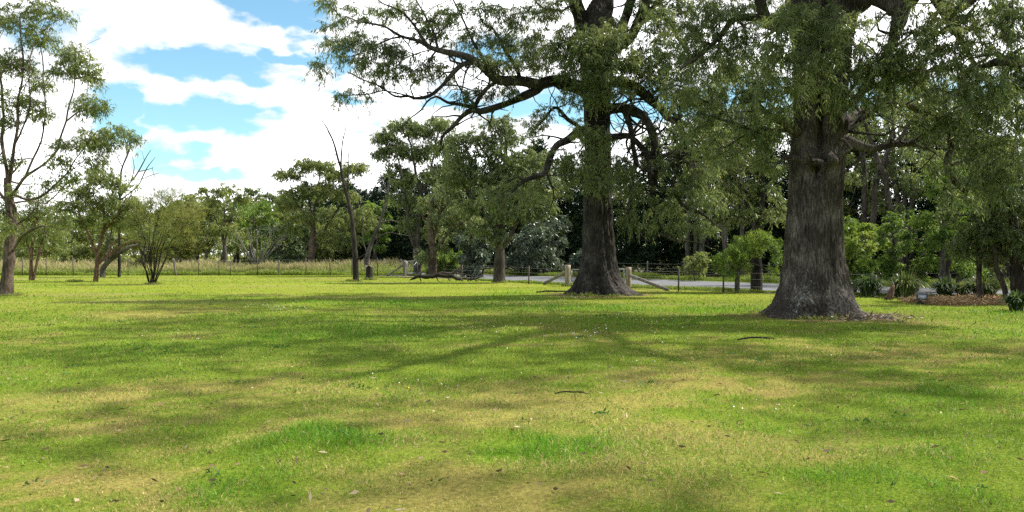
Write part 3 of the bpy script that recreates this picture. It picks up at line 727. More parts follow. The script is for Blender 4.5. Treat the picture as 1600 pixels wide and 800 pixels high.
D2 = 31.88
prof2 = [(468,884,993),(460,889,989),(455,892,984),(447,897,976),(430,903,968),(400,909,963),(370,911,960),(350,912,958),(300,914,957),(250,914,955),(200,914,953),(150,912,954),(100,907,957),(70,903,961),(45,905,962),(22,912,955),(0,925,945)]
tm2 = loft(prof2, D2, 9, groove=[(-1.2,.12,.12,.5,9),(-1.95,.15,.14,5,10)], flare=.11)
limbs2 = [
 L_(D2, (912,45,.4),(903,10,.34,-.3),(896,-40,.3,-.6),(880,-130,.2,-1),(860,-240,.1,-1.5)),
 L_(D2, (944,20,.42),(948,-30,.36),(952,-120,.26,.4),(940,-250,.1,.6)),
 L_(D2, (955,60,.3),(972,40,.25,-.4),(986,0,.22,-.7),(1000,-50,.18,-1),(1040,-150,.1,-1.6)),
 L_(D2, (950,75,.32),(985,62,.26,-.3),(1004,38,.24,-.5),(1012,0,.22,-.6),(1022,-50,.16,-.8),(1060,-160,.08,-1)),
 L_(D2, (1006,32,.17,-.5),(1024,22,.15,-.7),(1042,30,.12,-.9),(1060,52,.08,-1.1),(1075,80,.05,-1.2),(1086,120,.03,-1.3)),
 L_(D2, (1010,20,.13,-.6),(1030,4,.11,-.7),(1050,-14,.09,-.8),(1090,-60,.05,-1)),
 L_(D2, (918,140,.34),(890,136,.30,-.5),(862,132,.27,-.9),(838,130,.25,-1.3),(812,122,.23,-1.7),(790,118,.20,-2),(765,108,.18,-2.2),(742,95,.16,-2.4),(722,84,.14,-2.5),(702,82,.12,-2.6),(684,76,.11,-2.6),(664,66,.095,-2.7),(645,58,.08,-2.7),(625,55,.06,-2.8),(600,44,.045,-2.8),(570,34,.03,-2.8)),
 L_(D2, (744,97,.12,-2.4),(722,100,.11,-2.5),(706,112,.10,-2.5),(690,130,.085,-2.5),(676,143,.075,-2.6),(650,147,.065,-2.6),(632,150,.055,-2.7),(610,152,.045,-2.7),(595,140,.035,-2.8),(570,128,.025,-2.8),(545,118,.018,-2.8)),
 L_(D2, (634,149,.035,-2.7),(600,146,.03,-2.9),(560,154,.022,-3),(530,148,.015,-3)),
 L_(D2, (664,66,.07,-2.7),(650,40,.06,-2.6),(630,22,.045,-2.5),(605,10,.035,-2.4),(580,-6,.02,-2.3)),
 L_(D2, (684,76,.07,-2.6),(676,50,.055,-2.4),(664,26,.04,-2.3),(650,-5,.03,-2.2)),
 L_(D2, (632,57,.05,-2.7),(612,62,.04,-2.9),(592,72,.03,-3),(565,82,.02,-3.1),(540,86,.013,-3.1)),
 L_(D2, (848,130,.22,-1.1),(838,142,.20,-1.2),(818,152,.18,-1.3),(795,156,.16,-1.4),(770,160,.15,-1.5),(745,166,.14,-1.6),(733,172,.13,-1.6),(720,184,.10,-1.6),(706,204,.085,-1.6),(694,222,.06,-1.6),(686,240,.035,-1.6)),
 L_(D2, (738,168,.10,-1.6),(716,162,.08,-1.8),(696,158,.07,-1.9),(678,146,.05,-2),(655,168,.035,-2.1),(632,182,.02,-2.1)),
 L_(D2, (742,166,.10,-1.6),(752,148,.09,-1.8),(765,136,.08,-1.9),(785,128,.06,-2)),
 L_(D2, (745,166,.05,-1.6),(722,140,.04,-1.4),(710,110,.03,-1.2),(716,70,.02,-1.1)),
 L_(D2, (765,108,.08,-2.2),(742,74,.06,-1.9),(728,40,.05,-1.6),(710,10,.035,-1.5),(695,-15,.02,-1.4)),
 L_(D2, (812,122,.10,-1.7),(800,92,.09,-1.5),(788,74,.07,-1.4),(770,52,.05,-1.2),(748,34,.04,-1),(742,10,.03,-1)),
 L_(D2, (918,205,.26,-.3),(902,208,.2,-.8),(884,218,.18,-1.1),(870,226,.16,-1.3),(858,246,.15,-1.5),(848,264,.14,-1.6),(836,278,.12,-1.7),(815,286,.09,-1.8),(800,300,.06,-1.9),(790,322,.035,-2)),
 L_(D2, (905,198,.12,-.7),(888,186,.09,-1),(872,168,.07,-1.2),(862,170,.06,-1.3),(845,186,.05,-1.4),(826,204,.035,-1.5)),
 L_(D2, (955,128,.30,-.3),(975,130,.24,-.8),(994,138,.22,-1.1),(1012,158,.20,-1.3),(1032,170,.18,-1.4),(1048,182,.16,-1.5),(1060,188,.14,-1.5),(1063,220,.11,-1.5),(1062,244,.10,-1.5)),
 L_(D2, (1060,188,.07,-1.5),(1072,192,.05,-1.6),(1088,204,.03,-1.7)),
 L_(D2, (955,170,.26,-.3),(982,168,.22,-.8),(1000,180,.2,-1),(1008,205,.18,-1.1),(1016,232,.16,-1.1),(1024,250,.13,-1.1),(1026,290,.09,-1.1),(1022,330,.05,-1.1)),
 L_(D2, (972,168,.15,-.7),(982,190,.14,-.8),(988,214,.13,-.8),(990,244,.11,-.9),(988,280,.10,-.9),(990,320,.08,-.9),(986,352,.06,-.9),(1000,368,.04,-.9),(1012,380,.02,-.9)),
 L_(D2, (952,216,.18,-.5),(972,212,.14,-.9),(990,212,.13,-1.1),(1006,226,.13,-1.2),(1016,246,.13,-1.2),(1020,272,.12,-1.3),(1022,300,.08,-1.3)),
 L_(D2, (1016,246,.08,-1.2),(1034,244,.07,-1.5),(1056,241,.065,-1.7),(1080,246,.05,-1.9),(1110,252,.03,-2)),
 L_(D2, (1062,244,.10,-1.5),(1056,268,.09,-1.5),(1050,290,.09,-1.5),(1054,304,.08,-1.5),(1070,320,.075,-1.6),(1088,330,.065,-1.7),(1105,340,.05,-1.8),(1122,350,.035,-1.8),(1140,352,.02,-1.9)),
 L_(D2, (1022,296,.06,-1.3),(1036,296,.05,-1.4),(1048,304,.04,-1.5)),
 L_(D2, (1030,365,.04,-1.6),(1052,376,.05,-1.6),(1080,380,.04,-1.7),(1110,382,.02,-1.8)),
 L_(D2, (1024,330,.05,-1.1),(1030,352,.045,-1.4),(1048,372,.04,-1.6)),
]
_r = np.random.default_rng(202)
for _k in range(26):
    _x = _r.uniform(968, 1090); _y = _r.uniform(120, 250); _d = _r.uniform(-1.9, .6); _w = _r.uniform(.035, .075); _l = [(_x, _y, _w, _d)]
    _a = _r.uniform(.1, 2.6)
    for _t in range(5):
        _a += _r.normal(0, .65); _x += math.cos(_a)*20; _y += math.sin(_a)*17+3; _d += _r.normal(0, .15); _l.append((_x, _y, _w*(1-.17*(_t+1)), _d))
    limbs2.append(L_(D2, *_l))
vis2 = [
 (512,6,-2.8,.55,.6,.35,22),(545,26,-2.8,.6,.6,.45,26),(502,106,-3,.35,.4,.3,16),(530,70,-3,.55,.6,.4,28),(560,60,-2.8,.6,.6,.4,28),(520,40,-2.8,.4,.4,.3,10),(585,75,-2.8,.7,.7,.45,40),(615,85,-2.9,.7,.7,.4,38),(560,95,-3,.7,.6,.4,36),(600,110,-2.8,.7,.6,.4,34),(535,150,-3,.45,.4,.22,14),(580,140,-2.9,.5,.4,.3,16),(640,110,-2.6,.7,.6,.45,32),(665,100,-2.4,.6,.6,.4,28),(600,20,-2.4,.7,.6,.45,30),(640,15,-2.2,.7,.6,.4,30),(660,45,-2.2,.6,.6,.4,26),(690,30,-1.8,.7,.6,.5,36),(690,55,-1.9,.5,.5,.4,20),(715,20,-1.5,.6,.6,.5,30),(700,115,-1.8,.5,.5,.4,18),(728,60,-1.6,.6,.6,.5,30),
 (760,20,-1.2,.8,.7,.5,44),(800,30,-1.2,.8,.7,.6,48),(840,20,-1,.8,.7,.5,44),(775,60,-1.4,.7,.7,.5,42),(815,75,-1.6,.8,.7,.55,56),(760,95,-2.3,.7,.7,.4,40),(790,105,-2,.7,.7,.35,36),(850,95,-1.6,.8,.8,.55,62),(850,60,-1.2,.7,.7,.5,44),(880,80,-1.8,.7,.7,.6,54),(725,150,-1.8,.5,.5,.35,18),(760,140,-1.7,.55,.5,.35,20),(800,140,-1.6,.5,.5,.3,18),
 (900,60,-2,.8,.7,.55,60),(925,80,-2.3,1,.7,.7,90),(955,60,-2.3,.8,.7,.5,56),(900,105,-2.2,.8,.7,.55,64),(940,115,-2.3,.9,.7,.6,74),(975,95,-2,.9,.8,.6,76),(905,150,-2,.7,.6,.55,50),(940,150,-2,.6,.6,.5,36),(965,40,-1.4,.7,.7,.4,36),(1000,95,-1.6,.8,.7,.6,60),(1030,80,-1.6,.8,.7,.6,56),(1020,120,-1.7,.8,.7,.6,60),(985,140,-1.6,.6,.6,.4,30),(1060,110,-1.6,.8,.8,.6,56),(1085,150,-1.6,.7,.7,.6,46),(1050,150,-1.6,.7,.6,.5,40),(1030,45,-1,.7,.7,.4,34),
 (930,255,-1.9,.95,.5,.7,44),(940,285,-2,.75,.5,.5,28),(908,245,-1.9,.6,.5,.6,26),(915,205,-1.9,.6,.5,.5,34),(945,215,-1.9,.45,.4,.4,20),(880,250,-1.6,.5,.5,.5,24),(895,275,-1.6,.5,.5,.4,22),(970,270,-1.4,.6,.5,.6,28),(995,300,-1.2,.6,.5,.6,28),(1035,260,-1.4,.7,.6,.5,30),(1085,270,-1.8,.8,.7,.5,44),(1070,300,-1.7,.7,.6,.4,30),(1100,310,-1.8,.8,.7,.6,44),(1040,320,-1.4,.8,.7,.5,40),(1010,345,-1.1,.7,.6,.5,30),(1060,350,-1.6,.8,.7,.5,34),(1095,350,-1.8,.6,.5,.5,22),(1100,230,-1.8,.7,.6,.6,34),(1110,190,-1.6,.7,.7,.6,36),(975,340,-1,.5,.5,.5,18),(1020,205,-1.1,.4,.4,.4,12),
 (830,200,-1.6,.6,.5,.4,22),(855,180,-1.4,.5,.5,.35,20),(800,295,-1.9,.6,.6,.5,30),(830,300,-1.8,.6,.5,.5,28),(770,310,-1.9,.6,.6,.5,26),(690,235,-1.6,.5,.5,.4,16),
 (1045,5,-1,.9,.8,.6,60),(1085,15,-1,.9,.8,.6,56),(1125,10,-1,.9,.8,.6,50),(1080,60,-1,.8,.8,.5,44),(1000,12,-1,.5,.5,.4,20),(870,5,-1,.8,.7,.5,44),(1140,90,-1,.8,.8,.6,40),
]
hid2 = []
for (ax, ay, az, rx, ry, rz, k) in [(3.2,31.5,16,7,7,3.2,26),(-1,30,13.5,4.5,5,1.2,7),(7.5,31,13.6,4,5,1.4,7)]:
    for _ in range(k):
        v = norm(rg.normal(size=3))*rg.random()**.4
        hid2.append(((ax+v[0]*rx, ay+v[1]*ry, az+v[2]*rz), (1.8,1.8,.9), 14))
tree('spreading_gum_tree', 'large spreading gum tree in the middle, dark flared trunk and long crooked limbs reaching left', 'tree', (3.55,D2),
     L_(D2, (938,440,.15),(936,300,.15),(933,150,.18),(931,40,.28)), [[(a, r_*.84) for a, r_ in l] for l in limbs2], cl(D2, vis2, .52)+hid2, M['bark_big'], M['leaf_gum'], per=64, spread=.50, ln=.165, wd=.031,
     droop=1.1, seed=23, trunk_mesh=tm2, wig=.34, grow_from=4.2, tint=(.02,.85), tip=.012, big=(12.6, 1.45), twigs=420, twig_len=1.2)

# ------------------------------------------------------------------ smaller trees
def simple(name, label, cat, d, trunk, limbs, clumps, bark, leafm, per=45, sp=.45, ln=.16, wd=.04, dens=1.0, base=None, limb_r=.85, **k):
    t0 = trunk[0]
    tr = L_(d, *trunk); b = tr[0][0]; tr[0] = (np.array([b[0], b[1], -.12]), tr[0][1])
    lm = [[(a, r_*limb_r) for a, r_ in L_(d, *l)] for l in limbs]
    return tree(name, label, cat, (b[0], b[1]), tr, lm, cl(d, clumps, dens*.68), bark, leafm, per=per, spread=sp, ln=ln, wd=wd, **k)

# the tall gum at the left edge
d = GD(462)
simple('leaning_gum_tree', 'slender tan gum at the left edge, its leaning trunk forking into thin upright branches', 'tree', d,
 [(8,462,.27),(10,445,.23),(12,420,.21),(15,390,.195),(17,340,.185),(14,300,.15),(12,280,.12)],
 [[(12,282,.11),(6,220,.09,.2),(4,150,.07,.3),(-4,80,.05,.4),(-12,10,.03,.5)],
  [(14,290,.12),(24,230,.085,-.2),(28,160,.065,-.3),(36,90,.045,-.4),(34,20,.03,-.4)],
  [(16,310,.10),(42,275,.085,-.3),(80,245,.07,-.5),(100,205,.055,-.6),(112,160,.04,-.6),(120,110,.03,-.6),(118,80,.02,-.6)],
  [(40,276,.07,-.3),(62,220,.05,-.2),(70,140,.04,0),(62,60,.025,0)],
  [(14,300,.08),(40,310,.07,-.6),(70,300,.06,-.9),(108,268,.045,-1.1),(125,240,.03,-1.2),(150,205,.02,-1.2)],
  [(20,393,.07),(34,368,.06,-.4),(62,352,.05,-.7),(92,356,.035,-.9),(120,362,.02,-1)],
  [(14,320,.09),(-10,290,.07,.3),(-40,240,.05,.5),(-60,170,.03,.6)],
  [(17,318,.07),(45,314,.05,.5),(72,318,.045,.8),(100,292,.03,1),(135,262,.02,1.1)],
  [(24,225,.05,-.2),(44,180,.04,-.6),(48,120,.03,-.8),(50,60,.02,-.8)]],
 [(25,100,0,.8,.8,.6,60),(60,60,0,.8,.8,.6,50),(15,30,0,.9,.9,.6,50),(60,15,0,.8,.8,.5,40),(95,25,0,.4,.4,.3,12),(115,85,-.5,.6,.6,.45,36),(130,105,-.6,.6,.6,.45,36),(145,125,-.6,.4,.4,.4,18),(100,110,-.5,.5,.5,.4,26),(30,160,0,.8,.8,.5,44),(60,130,0,.6,.6,.4,30),(10,190,.2,.6,.6,.5,34),(60,175,-.3,.6,.6,.4,26),(-30,120,.4,1.2,1,1.2,50),(-40,30,.4,1.2,1,1,40),(-40,210,.5,.9,.8,.7,36),(135,165,-1,.55,.5,.4,30),(155,170,-1,.4,.4,.3,18),(110,225,-1,.6,.5,.4,26),(145,215,-1.1,.6,.6,.4,34),(165,225,-1.2,.5,.5,.35,26),(90,250,-.9,.5,.5,.35,20),(185,205,-1.2,.5,.4,.3,22),(205,218,-1.2,.3,.3,.25,12),(20,250,0,.5,.5,.4,16),(70,285,-.9,.5,.5,.3,14),(110,275,-1,.5,.5,.3,16),(10,330,.1,.5,.5,.3,18),(20,355,-.3,.3,.3,.3,10),(100,345,-.8,.5,.5,.3,16),(150,250,-1.1,.5,.5,.3,20),(30,300,-.2,.5,.5,.3,12),(-20,330,.3,.7,.7,.5,22)],
 M['bark_tan'], M['leaf_gum_pale'], per=36, sp=.38, ln=.15, wd=.034, dens=1.45, limb_r=.68, seed=31, wig=.12, tint=(.10,.62), grow_from=2.5, twigs=60, twig_len=.9)

d = GD(438)
simple('slim_gum_tree', 'small gum with three thin reddish stems, behind and just right of the leaning edge gum', 'tree', d,
 [(48,438,.12),(49,410,.10),(50,380,.08),(56,340,.06),(62,300,.03)],
 [[(52,436,.10),(60,400,.08,.3),(68,365,.05,.6),(78,330,.03,.8)],[(49,405,.06),(40,370,.05),(28,335,.03)]],
 [(35,335,0,1.0,.9,.7,55),(70,335,.5,1.0,.9,.7,55),(50,365,0,.9,.8,.5,36),(85,365,.5,.7,.7,.5,30),(25,370,0,.7,.7,.5,26),(60,315,0,.8,.8,.5,30),(90,390,.4,.5,.5,.35,14)],
 M['bark_red'], M['leaf_gum_pale'], per=34, sp=.5, ln=.2, wd=.05, seed=33, tint=(.2,.8))

d = GD(439.5)
simple('pink_trunk_gum_tree', 'spreading gum with orange pink trunk and low pale limbs, right of the slim three-stem gum', 'tree', d,
 [(149,440,.16),(152,415,.125),(152,395,.115),(158,370,.09),(163,345,.08),(160,310,.05)],
 [[(152,398,.10),(143,378,.085,-.3),(136,360,.07,-.5),(124,335,.05,-.6),(118,305,.03,-.6)],
  [(153,412,.11),(168,400,.09,.3),(182,388,.08,.4),(196,380,.06,.4),(212,376,.04,.4),(240,380,.025,.4)],
  [(156,372,.08),(172,350,.06,-.3),(186,332,.05,-.4),(196,310,.03,-.4)],
  [(163,404,.07,.2),(176,382,.06,.5),(188,372,.05,.7),(200,378,.03,.8)],
  [(160,345,.06),(178,318,.04,.3),(170,285,.025,.4)]],
 [(120,295,-.5,1.0,.9,.6,50),(150,275,0,1.1,1,.6,56),(185,285,0,1.0,1,.6,50),(105,325,-.6,.9,.8,.5,42),(140,315,-.2,1.1,1,.6,56),(180,320,0,1.1,1,.6,56),(212,318,.2,.8,.8,.5,40),(160,345,0,1.2,1,.5,50),(205,345,.2,.9,.9,.5,40),(125,345,-.4,.8,.8,.4,30),(225,335,.2,.6,.6,.35,18)],
 M['bark_red'], M['leaf_gum_pale'], per=42, dens=1.1, sp=.5, ln=.2, wd=.05, seed=35, tint=(.15,.8), grow_from=2)
d = GD(433)
simple('crooked_limb_gum_tree', 'dark trunked gum behind the pink trunk gum with long low crooked limbs leaning right', 'tree', d,
 [(160,433,.20),(162,418,.18),(170,408,.16),(182,398,.14),(198,388,.12),(214,384,.09),(240,386,.06),(262,378,.03)],
 [[(170,408,.12),(178,395,.10,-.3),(190,384,.08,-.5),(206,378,.06,-.6),(224,370,.03,-.7)],[(164,416,.1),(170,380,.08,.3),(176,345,.06,.5),(180,300,.03,.6)],[(198,388,.05),(210,394,.04,.2),(200,398,.02,.4)]],
 [(178,310,.5,1.2,1,.7,46),(200,330,.4,1.1,1,.6,36),(235,365,-.5,.8,.8,.5,24),(160,330,.4,1.1,1,.6,36),(255,365,0,.6,.6,.4,14)],
 M['bark_grey'], M['leaf_gum'], per=34, sp=.55, ln=.22, wd=.055, seed=36, tint=(.2,.8), grow_from=1.5)
simple('dead_gum_tree', 'leafless dead tree with grey twigs rising above the pink trunk gum', 'tree', 55.0,
 [(186,428,.10),(186,380,.09),(186,330,.08),(188,290,.07),(192,262,.055),(200,240,.05),(206,222,.02)],
 [[(187,310,.06),(204,285,.05,.2),(216,268,.05,.3),(226,250,.035,.3),(236,236,.02,.3)],[(216,268,.04,.3),(228,266,.03,.2),(240,262,.02,.2)],[(188,312,.055),(206,300,.05,-.3),(224,278,.045,-.4),(234,258,.03,-.5),(244,246,.015,-.5)],[(204,285,.04,.2),(210,262,.03,0),(206,244,.015,0)],[(222,280,.03,-.4),(236,274,.025,-.4),(250,270,.012,-.4)],[(192,262,.04),(184,246,.03),(180,232,.015)],[(226,252,.02,.3),(222,236,.012,.3)],[(238,262,.02,.2),(244,285,.012,.1)]],
 [], M['bark_dead'], M['leaf_gum'], seed=37, wig=.15)

d = GD(444)
rb = []
rg = np.random.default_rng(77)
for k in range(17):
    a = -1.1+2.2*k/16+rg.normal(0,.1); b_ = rg.normal(0, .35)
    x1 = 238+a*9; x2 = 242+a*19+rg.normal(0,4); x3 = 252+a*42+rg.normal(0,8); y3 = 340-25*math.cos(a*1.2)+rg.normal(0,14)
    rb.append([(237+a*5,441,.034),(x1,428,.032,b_*.4),(x2-6,402,.027,b_),(x2,380,.021,b_*1.5),(x3,y3,.012,b_*2)])
simple('multistem_bush', 'fan shaped bush of many thin stems with feathery olive brown foliage, on the lawn', 'bush', d,
 [(238,444,.15),(238,439,.11),(239,434,.04)], rb,
 [(250,335,0,1.1,1,.6,90),(285,335,0,.9,.9,.6,66),(215,345,0,.8,.8,.5,46),(260,310,0,.9,.8,.4,60),(300,345,0,.6,.6,.5,40),(230,320,0,.8,.8,.45,50),(265,365,0,.9,.9,.35,54),(225,368,0,.7,.7,.3,36),(290,368,0,.6,.6,.3,30),(245,385,0,.8,.8,.25,24),(310,330,.1,.4,.4,.35,20)],
 M['bark_dead'], M['leaf_tea'], per=34, sp=.55, ln=.17, wd=.018, style='needle', droop=.3, seed=39, wig=.06, tint=(.05,.85), grow_from=1.2)

d = GD(439.5)
simple('leaning_dead_tree', 'tall thin leaning dead tree with dark trunk, alone at the back of the lawn', 'tree', d,
 [(556,440,.21),(556,432,.17),(555,400,.16),(552,370,.15),(549,340,.13),(543,310,.11),(537,285,.09),(533,260,.075),(526,240,.06),(518,215,.045),(508,195,.03),(495,178,.012)],
 [[(533,262,.06),(534,235,.05),(537,215,.04),(541,192,.02)],[(537,217,.03),(530,200,.02),(528,188,.01)],[(543,300,.05),(544,270,.04,.2),(545,240,.03,.3),(547,222,.015,.3)],[(526,240,.03),(515,252,.02),(508,262,.01)],[(518,216,.025),(512,205,.015),(512,192,.008)],[(549,330,.05),(562,318,.03,.2),(572,300,.02,.3)],[(537,285,.03),(524,275,.02,.1),(515,262,.012,.1)],[(556,405,.06),(566,400,.04,-.2),(571,396,.02,-.3)],[(541,290,.03),(552,270,.02),(556,250,.01)]],
 [], M['bark_dead'], M['leaf_gum'], seed=41, wig=.1)
simple('pale_dead_tree', 'bleached dead tree with bare crooked branches behind the dark leaning dead tree', 'tree', 64.0,
 [(572,420,.21),(574,400,.19),(580,380,.155),(590,355,.13),(600,325,.10),(606,300,.11),(608,270,.06),(610,250,.03)],
 [[(590,350,.12),(612,345,.09,.3),(636,352,.06,.4),(654,340,.03,.4)],[(600,325,.08),(620,316,.06,-.3),(640,300,.04,-.4),(650,282,.02,-.4)],[(580,378,.1),(604,362,.07,-.4),(626,368,.05,-.5),(648,368,.02,-.5)],[(574,398,.09),(566,370,.07,.3),(568,340,.05,.4),(560,310,.03,.4)],[(606,300,.05),(598,280,.04),(594,260,.02)],[(577,415,.05),(586,395,.04,-.5),(588,378,.02,-.6)]],
 [], M['bark_grey'], M['leaf_gum'], seed=43, wig=.2, limb_r=.6)

# mid-distance gums, from the left
simple('domed_gum_tree', 'gum with domed yellow-green crown on forked tan stems, left of the leaning dead tree', 'tree', 70.0,
 [(484,424,.32),(486,400,.26),(488,380,.24),(490,355,.2),(488,330,.15)],
 [[(486,395,.2),(500,375,.17,.5),(512,350,.14,.8),(530,325,.1,1)],[(490,360,.14),(476,335,.11,-.5),(460,310,.08,-.6),(452,285,.05,-.6)],[(489,345,.13),(494,310,.1),(498,280,.07),(500,260,.04)],[(494,315,.08),(520,295,.06,.5),(540,275,.04,.6)],[(486,330,.1),(480,300,.07,.4),(478,270,.04,.5)]],
 [(452,272,0,1.3,1.1,.55,46),(480,258,0,1.3,1.2,.55,50),(505,262,0,1.1,1,.6,44),(525,275,.3,1.2,1.1,.6,46),(550,265,.5,1.1,1,.6,40),(465,300,-.3,1.4,1.2,.6,50),(500,300,0,1.5,1.3,.7,60),(540,305,.5,1.3,1.2,.6,46),(450,320,-.4,1.1,1,.6,36),(480,340,0,1.4,1.2,.7,50),(560,335,.7,1.4,1.2,.7,48),(575,350,.6,1.0,1,.6,34),(530,345,.6,1.3,1.2,.6,44),(510,370,.3,1.2,1.1,.6,34),(455,355,0,1.0,1,.6,28),(540,372,.6,1,1,.5,28),(565,262,.5,.7,.7,.5,18)],
 M['bark_tan'], M['leaf_gum_pale'], per=42, dens=1.35, sp=.62, ln=.26, wd=.075, seed=45, tint=(.12,.8), grow_from=3, tip=.012)
simple('dense_gum_tree', 'dense grey trunked gum behind the galvanised gate, crown rising above the dark conifers', 'tree', 58.0,
 [(652,424,.34),(652,400,.3),(651,370,.26),(655,330,.22),(656,290,.16)],
 [[(652,395,.18),(640,360,.14,-.5),(636,320,.1,-.6),(628,270,.07,-.6),(618,230,.04,-.6)],[(656,300,.14),(648,260,.1),(640,220,.07),(634,190,.04)],[(655,310,.13),(672,270,.1,.4),(680,230,.07,.5),(690,200,.04,.5)],[(653,350,.1),(668,330,.08,.6),(690,310,.05,.8)],[(648,260,.06),(660,230,.05),(662,195,.03)]],
 [(605,215,0,1.1,1,.6,50),(630,195,0,1.2,1.1,.55,56),(655,205,0,1.2,1.1,.6,56),(685,195,.3,1.2,1.1,.6,52),(600,240,0,.8,.8,.5,30),(625,235,0,1.1,1,.6,46),(655,240,.2,1.2,1.1,.6,48),(690,230,.3,1.2,1.1,.6,52),(640,280,-.3,1.2,1.1,.7,48),(675,275,.3,1.3,1.2,.7,52),(700,265,.4,1,1,.7,40),(630,310,-.3,1,1,.6,30),(660,320,.2,1.3,1.2,.7,44),(690,320,.4,1.2,1.1,.7,44),(640,350,0,1,1,.6,24),(675,365,.4,1,1,.7,26),(620,265,0,.8,.8,.5,24)],
 M['bark_grey'], M['leaf_gum'], per=46, dens=1.55, sp=.56, ln=.23, wd=.062, seed=47, tint=(.22,.85), grow_from=3.5, tip=.011)
simple('forked_gum_tree', 'tan forked gum with several slanting stems right of the gate, half covered with hanging foliage', 'tree', 55.0,
 [(676,426,.3),(676,400,.26),(675,380,.24),(672,350,.2),(676,315,.15)],
 [[(676,398,.16),(690,378,.13,-.4),(702,362,.1,-.5),(726,345,.07,-.6),(748,330,.04,-.7)],[(675,385,.14),(682,350,.11),(690,320,.08),(696,280,.05)],[(673,370,.1),(662,340,.08,.4),(655,310,.05,.5)],[(674,345,.1),(700,318,.07,.2),(722,300,.04,.2)]],
 [(690,345,-.3,1,1,.7,40),(715,325,-.3,1.1,1,.7,44),(700,300,0,1.1,1,.7,44),(735,345,-.5,1,.9,.6,34),(665,400,0,.6,.6,.5,20),(690,385,-.3,.5,.5,.5,18),(745,365,-.5,.8,.8,.5,22),(670,320,.2,1,1,.6,30),(720,280,.2,1,1,.7,36),(715,360,-.3,.7,.7,.5,20)],
 M['bark_tan'], M['leaf_gum'], per=42, dens=1.3, sp=.5, ln=.2, wd=.055, seed=49, tint=(.3,.95), grow_from=1.2, tip=.010)
d = GD(441)
simple('straight_gum_tree', 'straight grey trunked gum with deep drooping crown, left of the big middle gum', 'tree', d,
 [(780,441,.34),(780,420,.31),(780,390,.29),(779,360,.26),(782,320,.22),(788,270,.16),(790,220,.1)],
 [[(780,395,.14),(796,370,.12,-.3),(806,345,.1,-.4),(820,315,.08,-.6),(845,290,.04,-.7)],[(779,370,.12),(764,345,.1,.3),(745,315,.08,.4),(720,285,.05,.5)],[(786,290,.12),(765,250,.08,.3),(740,215,.05,.4)],[(788,280,.1),(815,255,.07,.2),(840,235,.04,.3)],[(789,240,.08),(775,200,.06),(765,170,.03)]],
 [(720,245,0,1.1,1,.7,60),(745,215,0,1.1,1,.6,56),(780,195,0,1.1,1,.6,54),(775,235,-.3,1.2,1.1,.7,64),(740,275,0,1.2,1.1,.7,64),(715,280,.3,.9,.9,.6,40),(800,260,-.3,1.2,1.1,.7,60),(830,250,0,1,1,.7,46),(770,290,-.3,1.2,1.1,.7,60),(815,295,-.4,1.1,1,.7,50),(850,280,-.4,.9,.9,.6,34),(740,320,.2,1.1,1,.6,46),(785,335,-.4,1,1,.6,44),(825,330,-.6,.9,.9,.6,36),(775,370,-.4,.7,.7,.5,26),(850,320,-.5,.8,.8,.5,26),(755,355,.2,.8,.8,.5,26),(710,220,.2,.7,.7,.5,26),(800,215,0,.9,.9,.6,36)],
 M['bark_limb'], M['leaf_gum'], per=46, dens=1.35, sp=.5, ln=.19, wd=.05, seed=51, tint=(.12,.62), grow_from=3, tip=.010)

# round acacia and the gum behind it, between the two giants
d = GD(457.5)
simple('round_acacia', 'low rounded light green acacia on a thin stem, between the two giant trunks', 'tree', d,
 [(1152,457,.12),(1152,440,.10),(1153,425,.09),(1158,405,.07),(1165,385,.05)],
 [[(1153,428,.06),(1140,412,.045,-.2),(1128,405,.03,-.3)],[(1155,418,.06),(1178,400,.05,.2),(1200,390,.03,.3)],[(1156,412,.05),(1150,390,.04),(1148,378,.02)]],
 [(1165,378,0,.55,.5,.3,60),(1190,372,.1,.5,.5,.28,46),(1150,395,-.2,.6,.5,.3,60),(1130,408,-.3,.4,.4,.25,40),(1178,388,0,.5,.5,.24,46),(1205,385,.2,.45,.45,.3,40),(1215,406,.2,.30,.35,.24,24),(1155,414,-.1,.35,.4,.2,30),(1206,424,.2,.22,.3,.18,14),(1140,425,-.2,.3,.3,.2,16),(1125,420,-.3,.2,.2,.15,10)],
 M['bark_grey'], M['leaf_bright'], per=44, sp=.30, ln=.11, wd=.022, style='any', droop=.7, seed=53, tint=(.1,.8), wig=.05, grow_from=.9)
d = GD(456.5)
